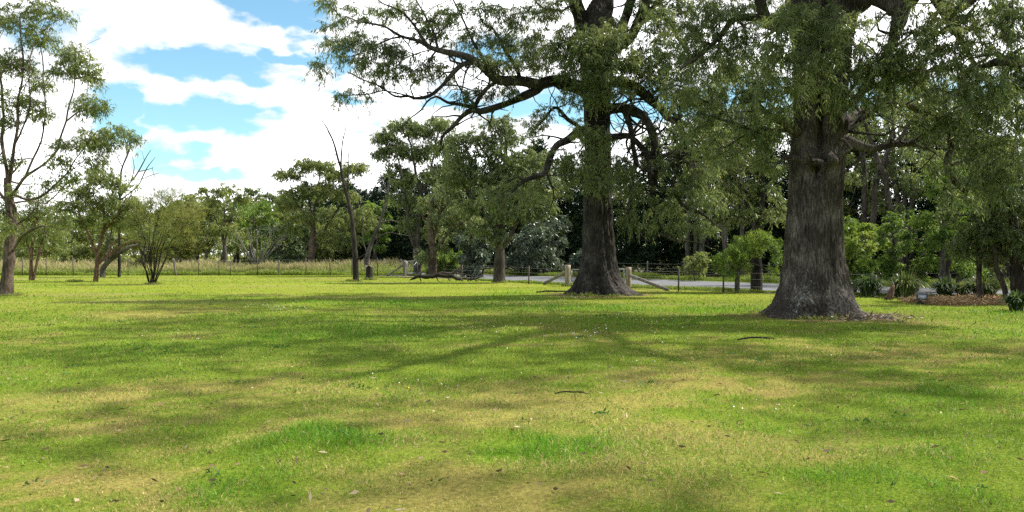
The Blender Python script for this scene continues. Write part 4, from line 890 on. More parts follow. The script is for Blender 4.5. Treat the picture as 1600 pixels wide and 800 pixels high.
simple('roadside_gum_tree', 'dark trunked gum directly behind the round acacia, with a loose tall crown', 'tree', d+.6,
 [(1182,457,.25),(1182,430,.22),(1184,390,.20),(1186,340,.19),(1188,290,.16),(1184,240,.12),(1180,190,.07)],
 [[(1187,330,.1),(1165,300,.08,.3),(1140,280,.06,.5),(1110,268,.03,.6)],[(1187,310,.1),(1205,280,.07),(1215,250,.04)],[(1186,260,.08),(1160,225,.06,.4),(1140,190,.04,.5)],[(1184,240,.08),(1200,200,.05,.3),(1210,150,.03,.4)],[(1185,350,.08),(1160,340,.06,-.3),(1130,345,.03,-.4)],[(1182,205,.06),(1175,140,.04),(1170,90,.02)]],
 [(1130,265,.3,.9,.9,.5,46),(1160,250,.2,.9,.9,.5,46),(1195,260,0,.8,.8,.5,44),(1150,295,.2,.9,.9,.5,46),(1190,305,0,.9,.8,.5,46),(1125,305,.4,.8,.8,.5,36),(1165,335,-.2,.9,.8,.45,42),(1205,335,0,.7,.7,.45,36),(1135,340,-.3,.8,.7,.4,34),(1180,215,.3,.9,.9,.5,38),(1140,205,.4,.8,.8,.5,30),(1205,200,.3,.8,.8,.6,30),(1170,150,0,.9,.9,.6,30),(1200,110,.3,.9,.9,.6,26),(1140,120,.4,.9,.9,.6,26),(1110,345,-.3,.5,.5,.35,16)],
 M['bark_big'], M['leaf_gum'], per=44, sp=.42, ln=.16, wd=.042, seed=55, tint=(.25,.85), grow_from=2.4, tip=.009)

# a procedural gum for the crowd behind: leaders, layered clumps
def gum(name, label, px, d, top, wpx, seed, bark='bark_grey', leafm='leaf_gum', fork=.38, ncl=15, natt=17, per=34, stems=1, lw=None, bottom=.42, tint=(.15,.8), style='gum', cat='tree', rad=None, lean=0, dens=1, drp=1, clr=1.0, group=None):
    rg = np.random.default_rng(seed)
    H = EYE+(HY-top)/F*d; W = wpx/F*d/2; bx = (px-CX)/F*d
    r0 = rad or min(.024*H, .13+.008*H)
    top_p = np.array([bx+lean*H, d, H*.85])
    trunk = None; limbs = []
    for s in range(stems):
        o = np.array([rg.choice([-1,1])*rg.uniform(.25,.6)*stems*.5, rg.normal(0,.25), 0])*min(1, H/9) if s else np.zeros(3)
        e = np.array([rg.normal(0,.6)*W*.6, rg.normal(0,.5)*W*.4, 0])*(1 if s else .4)
        b0 = np.array([bx, d, -.12])+o
        pts = [(b0, r0*(1 if not s else .75)), (b0+[lean*H*.15+e[0]*.15+rg.normal(0,.05)*H*.3, e[1]*.15, H*.2], r0*.8), (b0+[lean*H*.4+e[0]*.5, e[1]*.5, H*fork], r0*.62), (b0+[lean*H*.7+e[0]*.9+rg.normal(0,.04)*H, e[1]*.9, H*(fork+.22)], r0*.4), (b0+[lean*H+e[0]*1.3, e[1]*1.3, H*.84], r0*.14)]
        if s == 0: trunk = pts
        else: limbs.append(pts)
    cls = []
    ga = 2.399
    for k in range(ncl):
        t = (k+.5)/ncl; hz = bottom+(1-bottom-.09)*t
        q = math.sqrt(max(.05, 1-((hz-.62)/.52)**2)); rr = W*.80*q*math.sqrt(rg.uniform(.12, 1)); a = k*ga+rg.normal(0,.4)
        cr = W*rg.uniform(.24,.38)*clr
        cls.append(((bx+lean*H*hz+math.cos(a)*rr, d+math.sin(a)*rr*.85, H*hz+rg.normal(0,.03)*H), (cr, cr, cr*rg.uniform(.42,.62)), int(natt*rg.uniform(.7,1.2))))
    ln = lw[0] if lw else .0042*d; wd = lw[1] if lw else .0012*d
    return tree(name, label, cat, (bx, d), trunk, limbs, cls, M[bark], M[leafm], per=per, spread=max(.28, W*.16), ln=ln, wd=wd, seed=seed, tint=tint, grow_from=H*fork*.6, wig=.1, tip=.006+.0001*d, style=style, droop=drp, group=group)

BG = [  # px, d, top, width, kwargs, label
 (20, 84, 333, 150, dict(leafm='leaf_gum_pale', fork=.25, bottom=.15, stems=3), 'pale scrubby tree far behind the trunk of the leaning edge gum'),
 (100, 88, 338, 120, dict(leafm='leaf_gum_pale', fork=.25, bottom=.15, stems=3), 'pale scrubby tree far across the paddock, between the slim gum and the pink trunk gum'),
 (238, 78, 318, 100, dict(leafm='leaf_tea', fork=.3, bottom=.12, stems=4, style='needle'), 'tall brownish paddock shrub behind the feathery multi-stem bush'),
 (287, 74, 322, 90, dict(leafm='leaf_tea', fork=.3, bottom=.12, stems=4, style='needle'), 'tall olive brown paddock shrub just right of the feathery bush'),
 (318, 92, 298, 80, dict(leafm='leaf_gum_pale', bottom=.3), 'gum with a light green crown, leftmost of the crowns standing clear above the paddock'),
 (348, 74, 277, 92, dict(leafm='leaf_gum_pale', bottom=.42, stems=2, ncl=13), 'taller gum with open yellow-green crown and two grey stems, behind the left fence'),
 (390, 84, 300, 92, dict(leafm='leaf_bright', bottom=.25), 'bright green rounded tree between the two-stem paddock gum and the domed gum'),
 (428, 88, 302, 80, dict(leafm='leaf_gum_pale', bottom=.3), 'pale green tree half hidden behind the left side of the domed gum'),
 (446, 80, 345, 80, dict(leafm='leaf_dark', bottom=.12, stems=3), 'dark bushy tree low beneath the domed gum, behind the bare grey shrub'),
 (590, 88, 300, 60, dict(leafm='leaf_bright', bottom=.3), 'small bright green tree right of the pale dead tree, before the dark conifers'),
 (865, 72, 255, 150, dict(leafm='leaf_gum_pale', bottom=.30), 'pale gum across the road, seen between the straight gum and the big middle trunk'),
 (985, 66, 255, 150, dict(leafm='leaf_gum_pale', bottom=.30), 'pale gum across the road, close to the right side of the big middle trunk'),
 (1060, 64, 205, 190, dict(leafm='leaf_gum', bottom=.52), 'tall gum across the road behind the hanging twisted limbs of the middle tree'),
 (1130, 60, 130, 180, dict(leafm='leaf_gum', bottom=.52, stems=3, ncl=18), 'tall twin-stemmed gum across the road, left of the roadside gum'),
 (1225, 58, 120, 170, dict(leafm='leaf_gum', bottom=.52, stems=3, ncl=18), 'tall gum across the road, partly hidden by the left side of the biggest trunk'),
 (1330, 52, 110, 170, dict(leafm='leaf_gum', bottom=.52, stems=3, ncl=16), 'tall gum across the road, just right of the biggest trunk'),
 (1386, 41, 70, 190, dict(leafm='leaf_gum', bark='bark_limb', bottom=.46, stems=4, ncl=16, fork=.5, rad=.2), 'brown multi-stemmed gum above the two left strap-leaf clumps'),
 (1432, 46, 90, 180, dict(leafm='leaf_gum', bark='bark_limb', rad=.2, bottom=.44, stems=4, ncl=16, fork=.5), 'dark multi-stemmed gum behind the small plaque stone'),
 (1500, 47, 60, 200, dict(leafm='leaf_gum_pale', bark='bark_limb', rad=.2, bottom=.42, stems=3, ncl=18), 'tall brown gum rising behind the straw bed'),
 (1572, 42, 90, 200, dict(leafm='leaf_gum', bark='bark_grey', bottom=.42, stems=2, ncl=18), 'tall grey gum behind the dark tree at the right edge'),
 (262, 96, 316, 110, dict(leafm='leaf_gum_pale', fork=.25, bottom=.12, stems=3), 'pale wide tree far behind the feathery multi-stem bush'),
 (372, 100, 296, 120, dict(leafm='leaf_gum_pale', fork=.3, bottom=.15, stems=2), 'pale distant tree standing behind the two-stem paddock gum'),
 (470, 100, 312, 120, dict(leafm='leaf_gum', fork=.3, bottom=.15, stems=2), 'distant darker tree seen under the middle of the domed gum'),
 (520, 96, 318, 110, dict(leafm='leaf_gum_pale', fork=.3, bottom=.15, stems=2), 'distant pale tree seen between the domed gum and the leaning dead tree'),
 (170, 90, 322, 110, dict(leafm='leaf_gum_pale', fork=.25, bottom=.12, stems=3), 'pale scrubby tree far behind the crown of the pink trunk gum'),
 (1100, 52, 165, 170, dict(leafm='leaf_gum_pale', bottom=.40, ncl=14, natt=12), 'tall pale gum across the road, above the small pale sapling'),
 (1352, 47, 215, 130, dict(leafm='leaf_gum_pale', bottom=.25, ncl=18, clr=.8), 'pale green gum rising behind the bright shrub at the biggest trunk'),
 (1440, 41, 225, 140, dict(leafm='leaf_gum', bottom=.25, ncl=18, clr=.8), 'mid green bushy gum rising above the understorey shrub and plaque stone'),
 (305, 98, 290, 100, dict(leafm='leaf_gum_pale', fork=.3, bottom=.2, stems=2), 'distant pale gum between the olive shrub and the two-stem paddock gum'),
 (412, 96, 282, 90, dict(leafm='leaf_gum', fork=.3, bottom=.2, stems=2), 'distant taller gum just left of the domed gum'),
 (1098, 55, 75, 150, dict(leafm='leaf_gum_pale', bark='bark_grey', bottom=.46, stems=4, fork=.52, ncl=16, clr=.8, natt=13, rad=.17), 'tall cluster of slender pale stems across the road, left of the roadside gum'),
 (1160, 51, 50, 140, dict(leafm='leaf_gum', bark='bark_grey', bottom=.48, stems=4, fork=.55, ncl=16, clr=.8, natt=13, rad=.16), 'tall cluster of slender stems across the road, just behind the roadside gum'),
 (1650, 38, 60, 220, dict(leafm='leaf_gum', bottom=.35, ncl=18), 'tall gum cut by the right edge of the view'),
]
for k, (px, d, top, w, kw, lab) in enumerate(BG):
    cat = 'shrub' if 'paddock shrub' in lab else 'tree'
    gum('paddock_shrub' if cat == 'shrub' else 'background_gum_tree', lab, px, d, top, w, 200+k, cat=cat, **kw)
NEARBG = [
 ('bright_shrub', 'bright yellow-green tall shrub growing against the right side of the biggest trunk', 1336, 33, 332, 84, dict(leafm='leaf_bright', bottom=.12, stems=4, fork=.2, tint=(.1,.95), ncl=24, clr=.62, natt=13), 'shrub'),
 ('understorey_shrub', 'yellow-green understorey shrub above the plaque stone', 1415, 35, 328, 120, dict(leafm='leaf_bright', bottom=.15, stems=4, fork=.25, tint=(.0,.8), ncl=26, clr=.6, natt=13), 'shrub'),
 ('understorey_tree', 'light green bushy tree behind the straw bed, between the plaque stone and the curved trunk', 1487, 33, 235, 130, dict(leafm='leaf_bright', bottom=.18, stems=3, fork=.3, tint=(.0,.6), ncl=18), 'tree'),
 ('understorey_tree', 'slender dark stemmed tree standing in the straw bed', 1533, 27.6, 262, 130, dict(leafm='leaf_gum', bark='bark_limb', bottom=.30, fork=.42, rad=.12, tint=(.1,.7)), 'tree'),
 ('dark_edge_tree', 'dark thick trunked tree at the right edge beside the straw bed', 1592, 26.5, 225, 200, dict(leafm='leaf_gum', bark='bark_dead', bottom=.24, fork=.4, rad=.26, tint=(.0,.5), ncl=22, natt=30), 'tree'),
 ('silver_leaf_tree', 'broad shrubby tree with glossy silvery leaves across the road, right of the straight gum', 842, 58, 338, 120, dict(leafm='leaf_silver', bottom=.12, stems=3, fork=.25, tint=(.1,.8)), 'tree'),
 ('silver_leaf_shrub', 'upright silvery leaved shrub by the road, left of the straight gum', 741, 54, 350, 62, dict(leafm='leaf_silver', bottom=.08, stems=4, fork=.2, tint=(.1,.85), clr=.9), 'shrub'),
 ('roadside_shrub', 'small light green roadside shrub right of the fallen branch', 693, 57, 392, 62, dict(leafm='leaf_bright', bottom=.08, stems=4, fork=.2, tint=(.1,.8)), 'shrub'),
 ('small_sapling', 'small sapling across the road between the picket and the left strut post', 907, 54, 388, 36, dict(leafm='leaf_silver', bottom=.45, fork=.45, rad=.04, natt=8, ncl=9), 'sapling'),
 ('small_sapling', 'small pale sapling across the road left of the round acacia', 1086, 47, 392, 50, dict(leafm='leaf_gum_pale', bottom=.35, fork=.4, rad=.05, tint=(.2,.8), natt=7, ncl=9), 'sapling'),
]
for k, (nm, lab, px, d, top, w, kw, cat) in enumerate(NEARBG):
    gum(nm, lab, px, d, top, w, 300+k, cat=cat, natt=kw.pop('natt', 24), per=40, lw=(max(.10,.0046*d), max(.028,.0013*d)), **kw)
# curved trunk in the straw bed, twisted grey shrub of the paddock
simple('curved_trunk_tree', 'small tree with a bent dark trunk, between the slender stem and dark edge trunk', 'tree', 26.8,
 [(1574,470,.11),(1570,450,.10),(1562,432,.09),(1556,415,.08),(1556,395,.07),(1550,360,.05),(1545,320,.03)],
 [[(1557,400,.05),(1572,375,.04,.2),(1585,345,.03,.3)]],
 [(1545,330,0,.6,.6,.4,36),(1580,345,.3,.6,.6,.4,34),(1555,365,0,.6,.6,.35,30),(1520,355,-.1,.5,.5,.3,22),(1600,375,.2,.5,.5,.3,20)],
 M['bark_limb'], M['leaf_gum'], per=50, sp=.32, ln=.12, wd=.03, seed=61, tint=(.1,.8), grow_from=1.2)
rb = []
rg = np.random.default_rng(12)
for k in range(16):
    a = -1+2*k/15+rg.normal(0,.1); b_ = rg.normal(0,.5)
    rb.append([(402+a*5,412,.06),(402+a*20,396,.045,b_*.5),(402+a*36,380-8*math.cos(a),.03,b_),(402+a*44+rg.normal(0,5),364-10*math.cos(a)+rg.normal(0,5),.012,b_*1.3)])
simple('bare_grey_shrub', 'wide leafless shrub of pale grey twigs behind the left wire fence, below the domed gum', 'shrub', 63.0, [(402,424,.16),(402,418,.14),(402,412,.10)], rb,
 [(402+a, 372+b_, 0, 1.0, .8, .6, 26) for a, b_ in [(-30,8),(0,-2),(30,8)]], M['bark_pale'], M['leaf_gum_pale'], per=5, sp=.4, ln=.2, wd=.05, seed=63, grow_from=.8, tip=.014)

# windbreak of dark conifers along the far side of the road
def conifer_mesh(seed):
    rg = np.random.default_rng(seed); H = 9.5
    mb = MB(); tp = np.array([[0,0,-.1],[.03,.02,1.5],[0,.05,4],[.03,0,7],[0,0,9.3]]); mb.tube(tp, [.17,.14,.11,.06,.015], 8)
    N_, D_ = [], []
    nb = 150
    for k in range(nb):
        z = 1.2+(H-1.3)*(k/nb)**.95; R = 2.5*(1-(z-1.0)/(H-.6))**.72*rg.uniform(.7,1.12)+.12
        a = k*2.399+rg.normal(0,.2); e = np.array([math.cos(a)*R, math.sin(a)*R, z-.12*R+rg.normal(0,.1)])
        s = np.array([0,0,z-.1])
        if k % 2 == 0: mb.add(*tube(np.array([s, (s+e)/2+[0,0,.12*R], e]), np.array([.035,.025,.01]), 3))
        for t in np.linspace(.45, 1, max(2, int(R/.42))):
            N_.append(s+(e-s)*t+rg.normal(0,.10,3)); D_.append(norm(e-s)*.6+[0,0,.25])
    N_ = np.array(N_); D_ = np.array(D_)
    V, Q, ti = foliage(N_, D_, rg, 40, .55, .30, .07, .5, .1, rg.uniform(.1,.8,len(N_)), 'needle')
    return mb, (V, Q, ti)
protos = []
for k in range(3):
    root = thing('conifer', (0,0,0), 'x', 'tree'); mb, (V, Q, ti) = conifer_mesh(400+k)
    t_ = mb.build('trunk', M['bark_big'], root, (0,0,0), True); c_ = mesh_obj('crown', V, Q, None, M['leaf_conifer'], root, (0,0,0), False, {'tint': ti})
    protos.append([root, t_, c_, False])
CON = ['behind the left half of the domed gum','behind the middle of the domed gum','behind the right half of the domed gum','left of the leaning dead tree','directly behind the leaning dead tree','just right of the leaning dead tree','behind the bleached dead tree','left of the dense gum at the gate','behind the left edge of the dense gum','behind the stems of the dense gum','behind the tan forked gum','between the forked gum and the silvery shrub','behind the upright silvery shrub','just left of the straight gum','behind the trunk of the straight gum','behind the left of the silvery tree','behind the right of the silvery tree','left of the big middle trunk','hidden mostly by the big middle trunk','just right of the big middle trunk','behind the strut right of the middle trunk','behind the pale sapling','left of the round acacia','behind the round acacia','left of the biggest trunk','hidden mostly by the biggest trunk','right of the biggest trunk','behind the plaque stone','behind the straw bed','behind the dark edge tree','at the far right edge']
rg = np.random.default_rng(99)
for k, lab in enumerate(CON):
    X_ = -34+2.15*k+rg.normal(0,.25); Y_ = (48.5-.784*X_)/.621+rg.normal(0,.8)
    pr = protos[k % 3]
    if not pr[3]: r_, t_, c_ = pr[:3]; pr[3] = True
    else:
        r_, t_, c_ = pr[0].copy(), pr[1].copy(), pr[2].copy()
        for o in (r_, t_, c_): COL.objects.link(o)
        t_.parent = r_; c_.parent = r_
    s = rg.uniform(.95,1.25)*(1.0 if X_ < 8 else .95)
    r_.location = (X_, Y_, 0); r_.rotation_euler = (0,0,rg.uniform(0,6.28)); r_.scale = (s*1.05, s*1.05, s)
    tag(r_, 'dark conifer of the roadside windbreak, '+lab, 'tree', 'dark conifers in the windbreak beyond the road')

# far woodland beyond everything, one mass
n = 5200
rg = np.random.default_rng(5)
wx_ = rg.uniform(-110, 90, n); wy_ = rg.uniform(112, 150, n); hh = 5.0+3.6*fbm(wx_*.09, wy_*.05, s=91, o=3)
wz_ = hh*(rg.random(n)**.7)
V, Q, ti = foliage(np.c_[wx_, wy_, wz_], norm(rg.normal(size=(n,3))), rg, 30, 1.3, .62, .2, .7, .1, np.clip(fbm(wx_*.12, wz_*.3, s=92)*1.2-.1, 0, 1), 'any')
tag(mesh_obj('far_woodland', V, Q, None, M['leaf_gum_pale'], None, (0,0,0), False, {'tint': ti}), 'far band of hazy green woodland closing the paddock', 'woodland', kind='stuff')
# undergrowth beneath the windbreak
n = 2600
wx_ = rg.uniform(-36, 32, n); wy_ = (48.5-.784*wx_)/.621+rg.uniform(-2.0, 5, n); wz_ = 1.6*rg.random(n)**1.6*fbm(wx_*.4, wy_*.4, s=93)*1.5+.1
V, Q, ti = foliage(np.c_[wx_, wy_, wz_], norm(rg.normal(size=(n,3))), rg, 24, .6, .26, .08, .6, .2, rg.uniform(0,.8,n), 'any')
tag(mesh_obj('windbreak_undergrowth', V, Q, None, M['leaf_dark'], None, (0,0,0), False, {'tint': ti}), 'low dark undergrowth along the foot of the conifer windbreak', 'undergrowth', kind='stuff')

# strap-leaved clumps beside the straw bed
def strap(px, py, wpx, hpx, label, seed, nb=340, matl='leaf_strap'):
    rg = np.random.default_rng(seed); g = G(px, py); d = g[1]; W = wpx/F*d/2; H = hpx/F*d
    mb = []; ti = []; Qs = []; off = 0
    n = nb; a = rg.random(n)*6.283; t_ = rg.random(n)**.6
    b0 = np.c_[np.cos(a)*t_*W*.4, np.sin(a)*t_*W*.4, np.zeros(n)]+g
    ln = H*rg.uniform(.8,1.35,n); out = rg.uniform(.1, 1.0, n)*W*.95
    w = .028*rg.uniform(.7,1.3,n); sv = np.c_[-np.sin(a), np.cos(a), np.zeros(n)]
    rows = []
    for s in np.linspace(0, 1, 6):
        c = b0+np.c_[np.cos(a)*out*s**1.4, np.sin(a)*out*s**1.4, ln*(s*1.25-.62*s**2.6*(.5+out/W))]
        ww = w*(1-.75*s**2)
        rows.append(np.stack([c-sv*ww[:,None], c+sv*ww[:,None]], 1))
    V = np.stack(rows, 1)                                 # n,6,2,3
    i = np.arange(n)[:,None]*12; k = np.arange(5)[None,:]*2
    Q = np.stack([i+k, i+k+1, i+k+3, i+k+2], -1).reshape(-1,4)
    tint = np.repeat(rg.random(n), 12)
    return tag(mesh_obj('strap_leaf_clump', V.reshape(-1,3), Q, None, M[matl], None, (0,0,0), True, {'tint': tint}), label, 'plant', 'strap leaved clumps beside the straw bed')
def fixorigin(o, loc):
    loc = Vector(loc); o.data.transform(__import__('mathutils').Matrix.Translation(-loc)); o.location = loc; return o
for px, py, w, h, lab, sd in [(1360,463,56,34,'arching strap-leaf clump behind the grey timber post, leftmost of the clumps',1),(1414,465,66,38,'big arching strap-leaf clump between the broken stump and the plaque stone',2),(1476,464,50,30,'low strap-leaf clump right behind the plaque stone',3),(1505,466,36,24,'smallest yellowish strap-leaf clump in the middle of the straw bed',4),(1538,466,74,36,'wide strap-leaf clump behind the slender stem in the straw bed',5),(1588,486,46,30,'dark strap-leaf clump in front of the dark edge tree, nearest of the clumps',6)]:
    fixorigin(strap(px, py, w, h, lab, sd, matl='leaf_dark' if sd in (1, 3, 6) else 'leaf_strap'), G(px, py))

# ------------------------------------------------------------------ fences, gates, wood
def post(mb, p, h, r, lean=(0,0), sides=8, seed=0):
    p = np.asarray(p, float); t = np.linspace(-.1/h, 1, 7)
    q = p+np.c_[lean[0]*t, lean[1]*t, h*t]; rr = r*(1+.10*(fbm(t*4+seed, t*0, s=seed)-.5)*2)
    mb.tube(q, rr, sides)
def picket(mb, p, h, lean=(0,0)):
    p = np.asarray(p, float); q = np.array([p-[0,0,.1], p+[lean[0],lean[1],h]])
    mb.tube(q, .035, 4)
def wires(mb, pts, hs, r=.004):
    pts = np.asarray(pts)
    for h in hs:
        q = []
        for a, b_ in zip(pts[:-1], pts[1:]):
            for t in (0,.25,.5,.75): q.append(a+(b_-a)*t+[0,0,h-.05*4*t*(1-t)*.6])
        q.append(pts[-1]+[0,0,h]); mb.tube(np.array(q), r, 3, False)
DF = 58.5
fx = lambda px, d=DF: np.array([(px-CX)/F*d, d, 0.])
root = thing('wire_fence', fx(350), 'sagging wire fence with thin dark pickets along the paddock at the left', 'fence')
pl = [(-60,1.25,0),(-15,1.3,0),(35,1.25,0),(72,1.3,0),(115,1.38,-.10),(158,1.1,0),(200,1.32,0),(240,1.2,0),(275,1.25,-.2),(310,1.2,0),(342,1.38,0),(360,1.0,0),(402,1.38,.02),(436,1.1,0),(478,1.3,0),(516,1.3,-.05),(550,1.2,0),(590,1.25,0)]
for k, (px, h, ln) in enumerate(pl):
    mb = MB()
    if px == 275: post(mb, fx(px), h, .07, (ln,0), seed=k); mb.build('timber_post', M['timber_grey'], root, fx(350))
    elif px == 436: post(mb, fx(px), h, .05, (ln,0), seed=k); mb.build('timber_post', M['timber_grey'], root, fx(350))
    else: picket(mb, fx(px), h, (ln,0)); mb.build('picket', M['picket'], root, fx(350))
mb = MB(); wires(mb, [fx(p[0]) for p in pl]+[np.array([-7.66,56.5,0])], (.35,.65,.95,1.15), .006); mb.build('wires', M['wire'], root, fx(350))

def gate(name, a, b_, zt, label):
    a = np.asarray(a, float); b_ = np.asarray(b_, float); g = thing(name, (a[0],a[1],0), label, 'gate')
    z0 = .22; f = MB(); r = .024
    A0, A1, B0, B1 = a+[0,0,z0], a+[0,0,zt], b_+[0,0,z0], b_+[0,0,zt+.06]
    f.tube([A0,A1],r); f.tube([B0,B1],r); f.tube([A0,B0],r); f.tube([A1,B1],r); f.tube([(A0+B0)/2,(A1+B1)/2],r*.8); f.tube([A0,(A1+B1)/2],r*.7)
    f.build('gate_frame', M['galv'], g, (a[0],a[1],0))
    m = MB()
    for t in np.linspace(.12,.9,6): m.tube([A0+(A1-A0)*t, B0+(B1-B0)*t], .005, 3)
    for t in np.linspace(.08,.92,9): m.tube([A0+(B0-A0)*t, A1+(B1-A1)*t], .004, 3)
    m.build('gate_mesh', M['wire'], g, (a[0],a[1],0))
    return g
g1, g2 = np.array([-7.55,56.5,0]), np.array([-5.85,57.6,0])
gate('metal_gate', g1+[.16,.02,0], g2-[.14,.02,0], 1.05, 'light galvanised mesh gate closing the fence corner behind the fallen branch')
def strainer(label, p, h, r, strut_to, st_h, seed, m='timber'):
    o = np.asarray(p, float); t = thing('strainer_post', o, label, 'fence post', 'strutted timber fence posts')
    mb = MB(); post(mb, o, h, r, (0,0), 10, seed); mb.build('post', M[m], t, o, False)
    if strut_to is not None:
        mb = MB(); e = np.asarray(strut_to, float); q = np.linspace(0,1,6)[:,None]; s = o+[0,0,st_h]
        dv = (e-s); s = s+dv*(r*.7/np.linalg.norm(dv)); mb.tube(s+(e-s)*q, r*.55, 8); mb.build('strut', M['timber_grey'], t, o, False)
    return t
strainer('short strutted timber post carrying the galvanised gate at the fence corner', g1, 1.12, .13, g1+[-1.25,-.2,.03], .85, 1, 'timber_grey')
strainer('short plain timber post at the right end of the galvanised gate', g2, 1.0, .14, None, 0, 2, 'timber_grey')
A = G(887,447); B = G(982,450)
strainer('timber post with a dark strut leaning left, left of the big middle trunk', A, 1.05, .145, G(850,444.5)+[0,0,.05], .72, 3)
strainer('timber post with long grey strut leaning right, right of the big middle trunk', B, .98, .14, G(1044,454.3)+[0,0,.04], .62, 4)
gate('metal_gate', A+[.2,.03,0], B-[.2,.03,0], .82, 'low tube gate mostly hidden behind the big middle trunk')
root = thing('roadside_wire_fence', B, 'wire fence with single steel pickets along the near side of the road', 'fence')
rp = [(722,437.5,.95),(826,443.6,.95)]; rp2 = [(1060,455,.98),(1130,457.5,.9),(1262,461,.95)]
for px, py, h in rp+rp2:
    mb = MB(); picket(mb, G(px,py), h, (.02,0)); mb.build('picket', M['picket'], root, B)
mb = MB(); wires(mb, [g2]+[G(p[0],p[1]) for p in rp]+[A], (.3,.6,.85), .0045); wires(mb, [B]+[G(p[0],p[1]) for p in rp2]+[G(1366,463.5)], (.3,.6,.85), .0045); mb.build('wires', M['wire'], root, B)
root = thing('far_roadside_fence', (0, 60, 0), 'thin post and wire fence on the far verge of the road before the conifers', 'fence')
xs_ = np.arange(-12, 24, 1.9); pts = [np.array([a, float(rf_y(a))+3.4, 0]) for a in xs_]
for k, p in enumerate(pts):
    mb = MB(); post(mb, p, 1.1, .045, (0,0), 6, k); mb.build('timber_post', M['timber_grey'], root, (0,60,0))
mb = MB(); wires(mb, pts, (.35,.65,.95), .006); mb.build('wires', M['wire'], root, (0,60,0))

p = G(1366,463.5); mb = MB(); post(mb, p, .82, .075, (.02,0), 9, 7); fixorigin(tag(mb.build('timber_post', M['timber_grey']), 'single grey timber post standing in front of the leftmost strap-leaf clump', 'post'), p)
p = G(1393,468); mb = MB(); q = p+np.array([[-.12,0,-.06],[-.06,0,.12],[.0,.02,.28],[.06,.03,.42],[.10,.03,.52]]); mb.tube(q, [.15,.12,.10,.075,.03], 9)
fixorigin(tag(mb.build('broken_stump', M['bark_red'], smooth=True), 'broken pointed brown stump leaning right, beside the big strap-leaf clump', 'stump'), p)
# stump by the dead tree
p = G(577,437); root = thing('tree_stump', p, 'short dark sawn tree stump just right of the leaning dead tree', 'stump')
mb = MB(); th = np.arange(26)/26*2*np.pi
rows = []
for z, s in [(-.1,1.25),(.0,1.18),(.08,1.05),(.25,.98),(.5,.96),(.7,.95),(.82,.94)]:
    rr = .22*s*(1+.16*(fbm(np.cos(th)*2, np.sin(th)*2, np.full(26, z*.5), s=6)-.5)*2); rows.append(np.c_[np.cos(th)*rr, np.sin(th)*rr, np.full(26, z)+(.05*np.sin(th*3) if z > .8 else 0)])
V = np.concatenate(rows)+p; i = np.arange(6)[:,None]*26; j = np.arange(26)[None,:]; jn = (j+1)%26
mb.add(V, np.stack([i+j,i+jn,i+26+jn,i+26+j],-1).reshape(-1,4)); mb.build('trunk', M['bark_dead'], root, p, True)
mb = MB(); top = rows[-1]+p; V = np.vstack([top, [p+[0,0,.80]]]); T = np.c_[np.arange(26), (np.arange(26)+1)%26, np.full(26,26)]; mb.add(V, None, T); mb.build('cut_face', M['timber_grey'], root, p)
# fallen branch
d = GD(439); sk = Skel()
FB = lambda *a: [(np.array([(q[0]-CX)/F*d, d+(q[3] if len(q) > 3 else 0), q[1]]), q[2]) for q in a]
sk.limb(FB((640,.05,.03),(645,.12,.07),(652,.24,.11),(665,.20,.12),(682,.30,.11),(696,.26,.10),(706,.30,.09),(716,.14,.10),(728,.18,.07),(738,.08,.06),(748,.2,.04),(757,.30,.015)), .12, .13, 3)
sk.limb(FB((676,.27,.08),(690,.44,.075,.3),(700,.40,.07,.6),(708,.50,.06,.9),(715,.70,.045,1.1),(724,1.15,.02,1.3)), .12, .10, 4)
sk.limb(FB((650,.22,.07),(656,.42,.05,.2),(661,.55,.02,.4)), .12, .05, 5)
for a in [(668,.22,.30),(690,.3,.35),(735,.14,.34),(748,.2,.26)]: sk.limb(FB((a[0],a[1],.04),(a[0]+4,a[1]+a[2]*.5,.03,.1),(a[0]+5,a[1]+a[2],.01,.2)), .1, .05, int(a[0])+50)
for a in [(682,.25),(700,.22),(730,.12),(656,.2),(742,.14),(720,.14)]: sk.limb(FB((a[0],a[1],.05),(a[0]+2,a[1]-.12,.04,-.25),(a[0]+4,.01,.02,-.5)), .12, .02, int(a[0]))
sk.limb(FB((708,.46,.05,.9),(720,.38,.04,1.4),(736,.3,.02,1.8)), .2, .04, 9)
sk.radii(); mb = MB(); skel_mesh(sk, mb, 0, 3)
p = np.array([(690-CX)/F*d, d, 0]); fixorigin(tag(mb.build('fallen_branch', M['bark_dead'], smooth=True), 'dark forked dead branch lying on the grass left of the straight gum', 'branch'), p)
def stick(px, py, L, ang, label, rr=.018):
    p = G(px, py); p[2] = gz(np.array([p[0]]), np.array([p[1]]))[0]; dv = np.array([math.cos(ang), math.sin(ang), 0])
    sk = Skel(); nv = np.array([-dv[1], dv[0], 0])
    sk.limb([(p-dv*L*.5+[0,0,.02], rr*.8),(p-dv*L*.2+nv*.05*L+[0,0,.05], rr),(p+dv*L*.15+[0,0,.045], rr*.9),(p+dv*L*.5+nv*.08*L+[0,0,.02], rr*.3)], .06, .015, int(px))
    sk.limb([(p+dv*L*.1+[0,0,.045], rr*.6),(p+dv*L*.3-nv*.14*L+[0,0,.07], rr*.4),(p+dv*L*.42-nv*.2*L+[0,0,.03], rr*.15)], .06, .01, int(px)+1)
    sk.radii(); mb = MB(); skel_mesh(sk, mb, 0, 1)
    fixorigin(tag(mb.build('fallen_stick', M['bark_dead'], smooth=True), label, 'stick', 'small sticks fallen on the lawn'), p)
stick(1183,533,.75,.1,'forked dark stick on the lawn in front of the biggest trunk', .018)
stick(868,457,1.6,.05,'long thin dark stick lying left of the big middle trunk', .04)
stick(895,617,.42,-.2,'thin dark stick lying on bare grass in the foreground', .010)

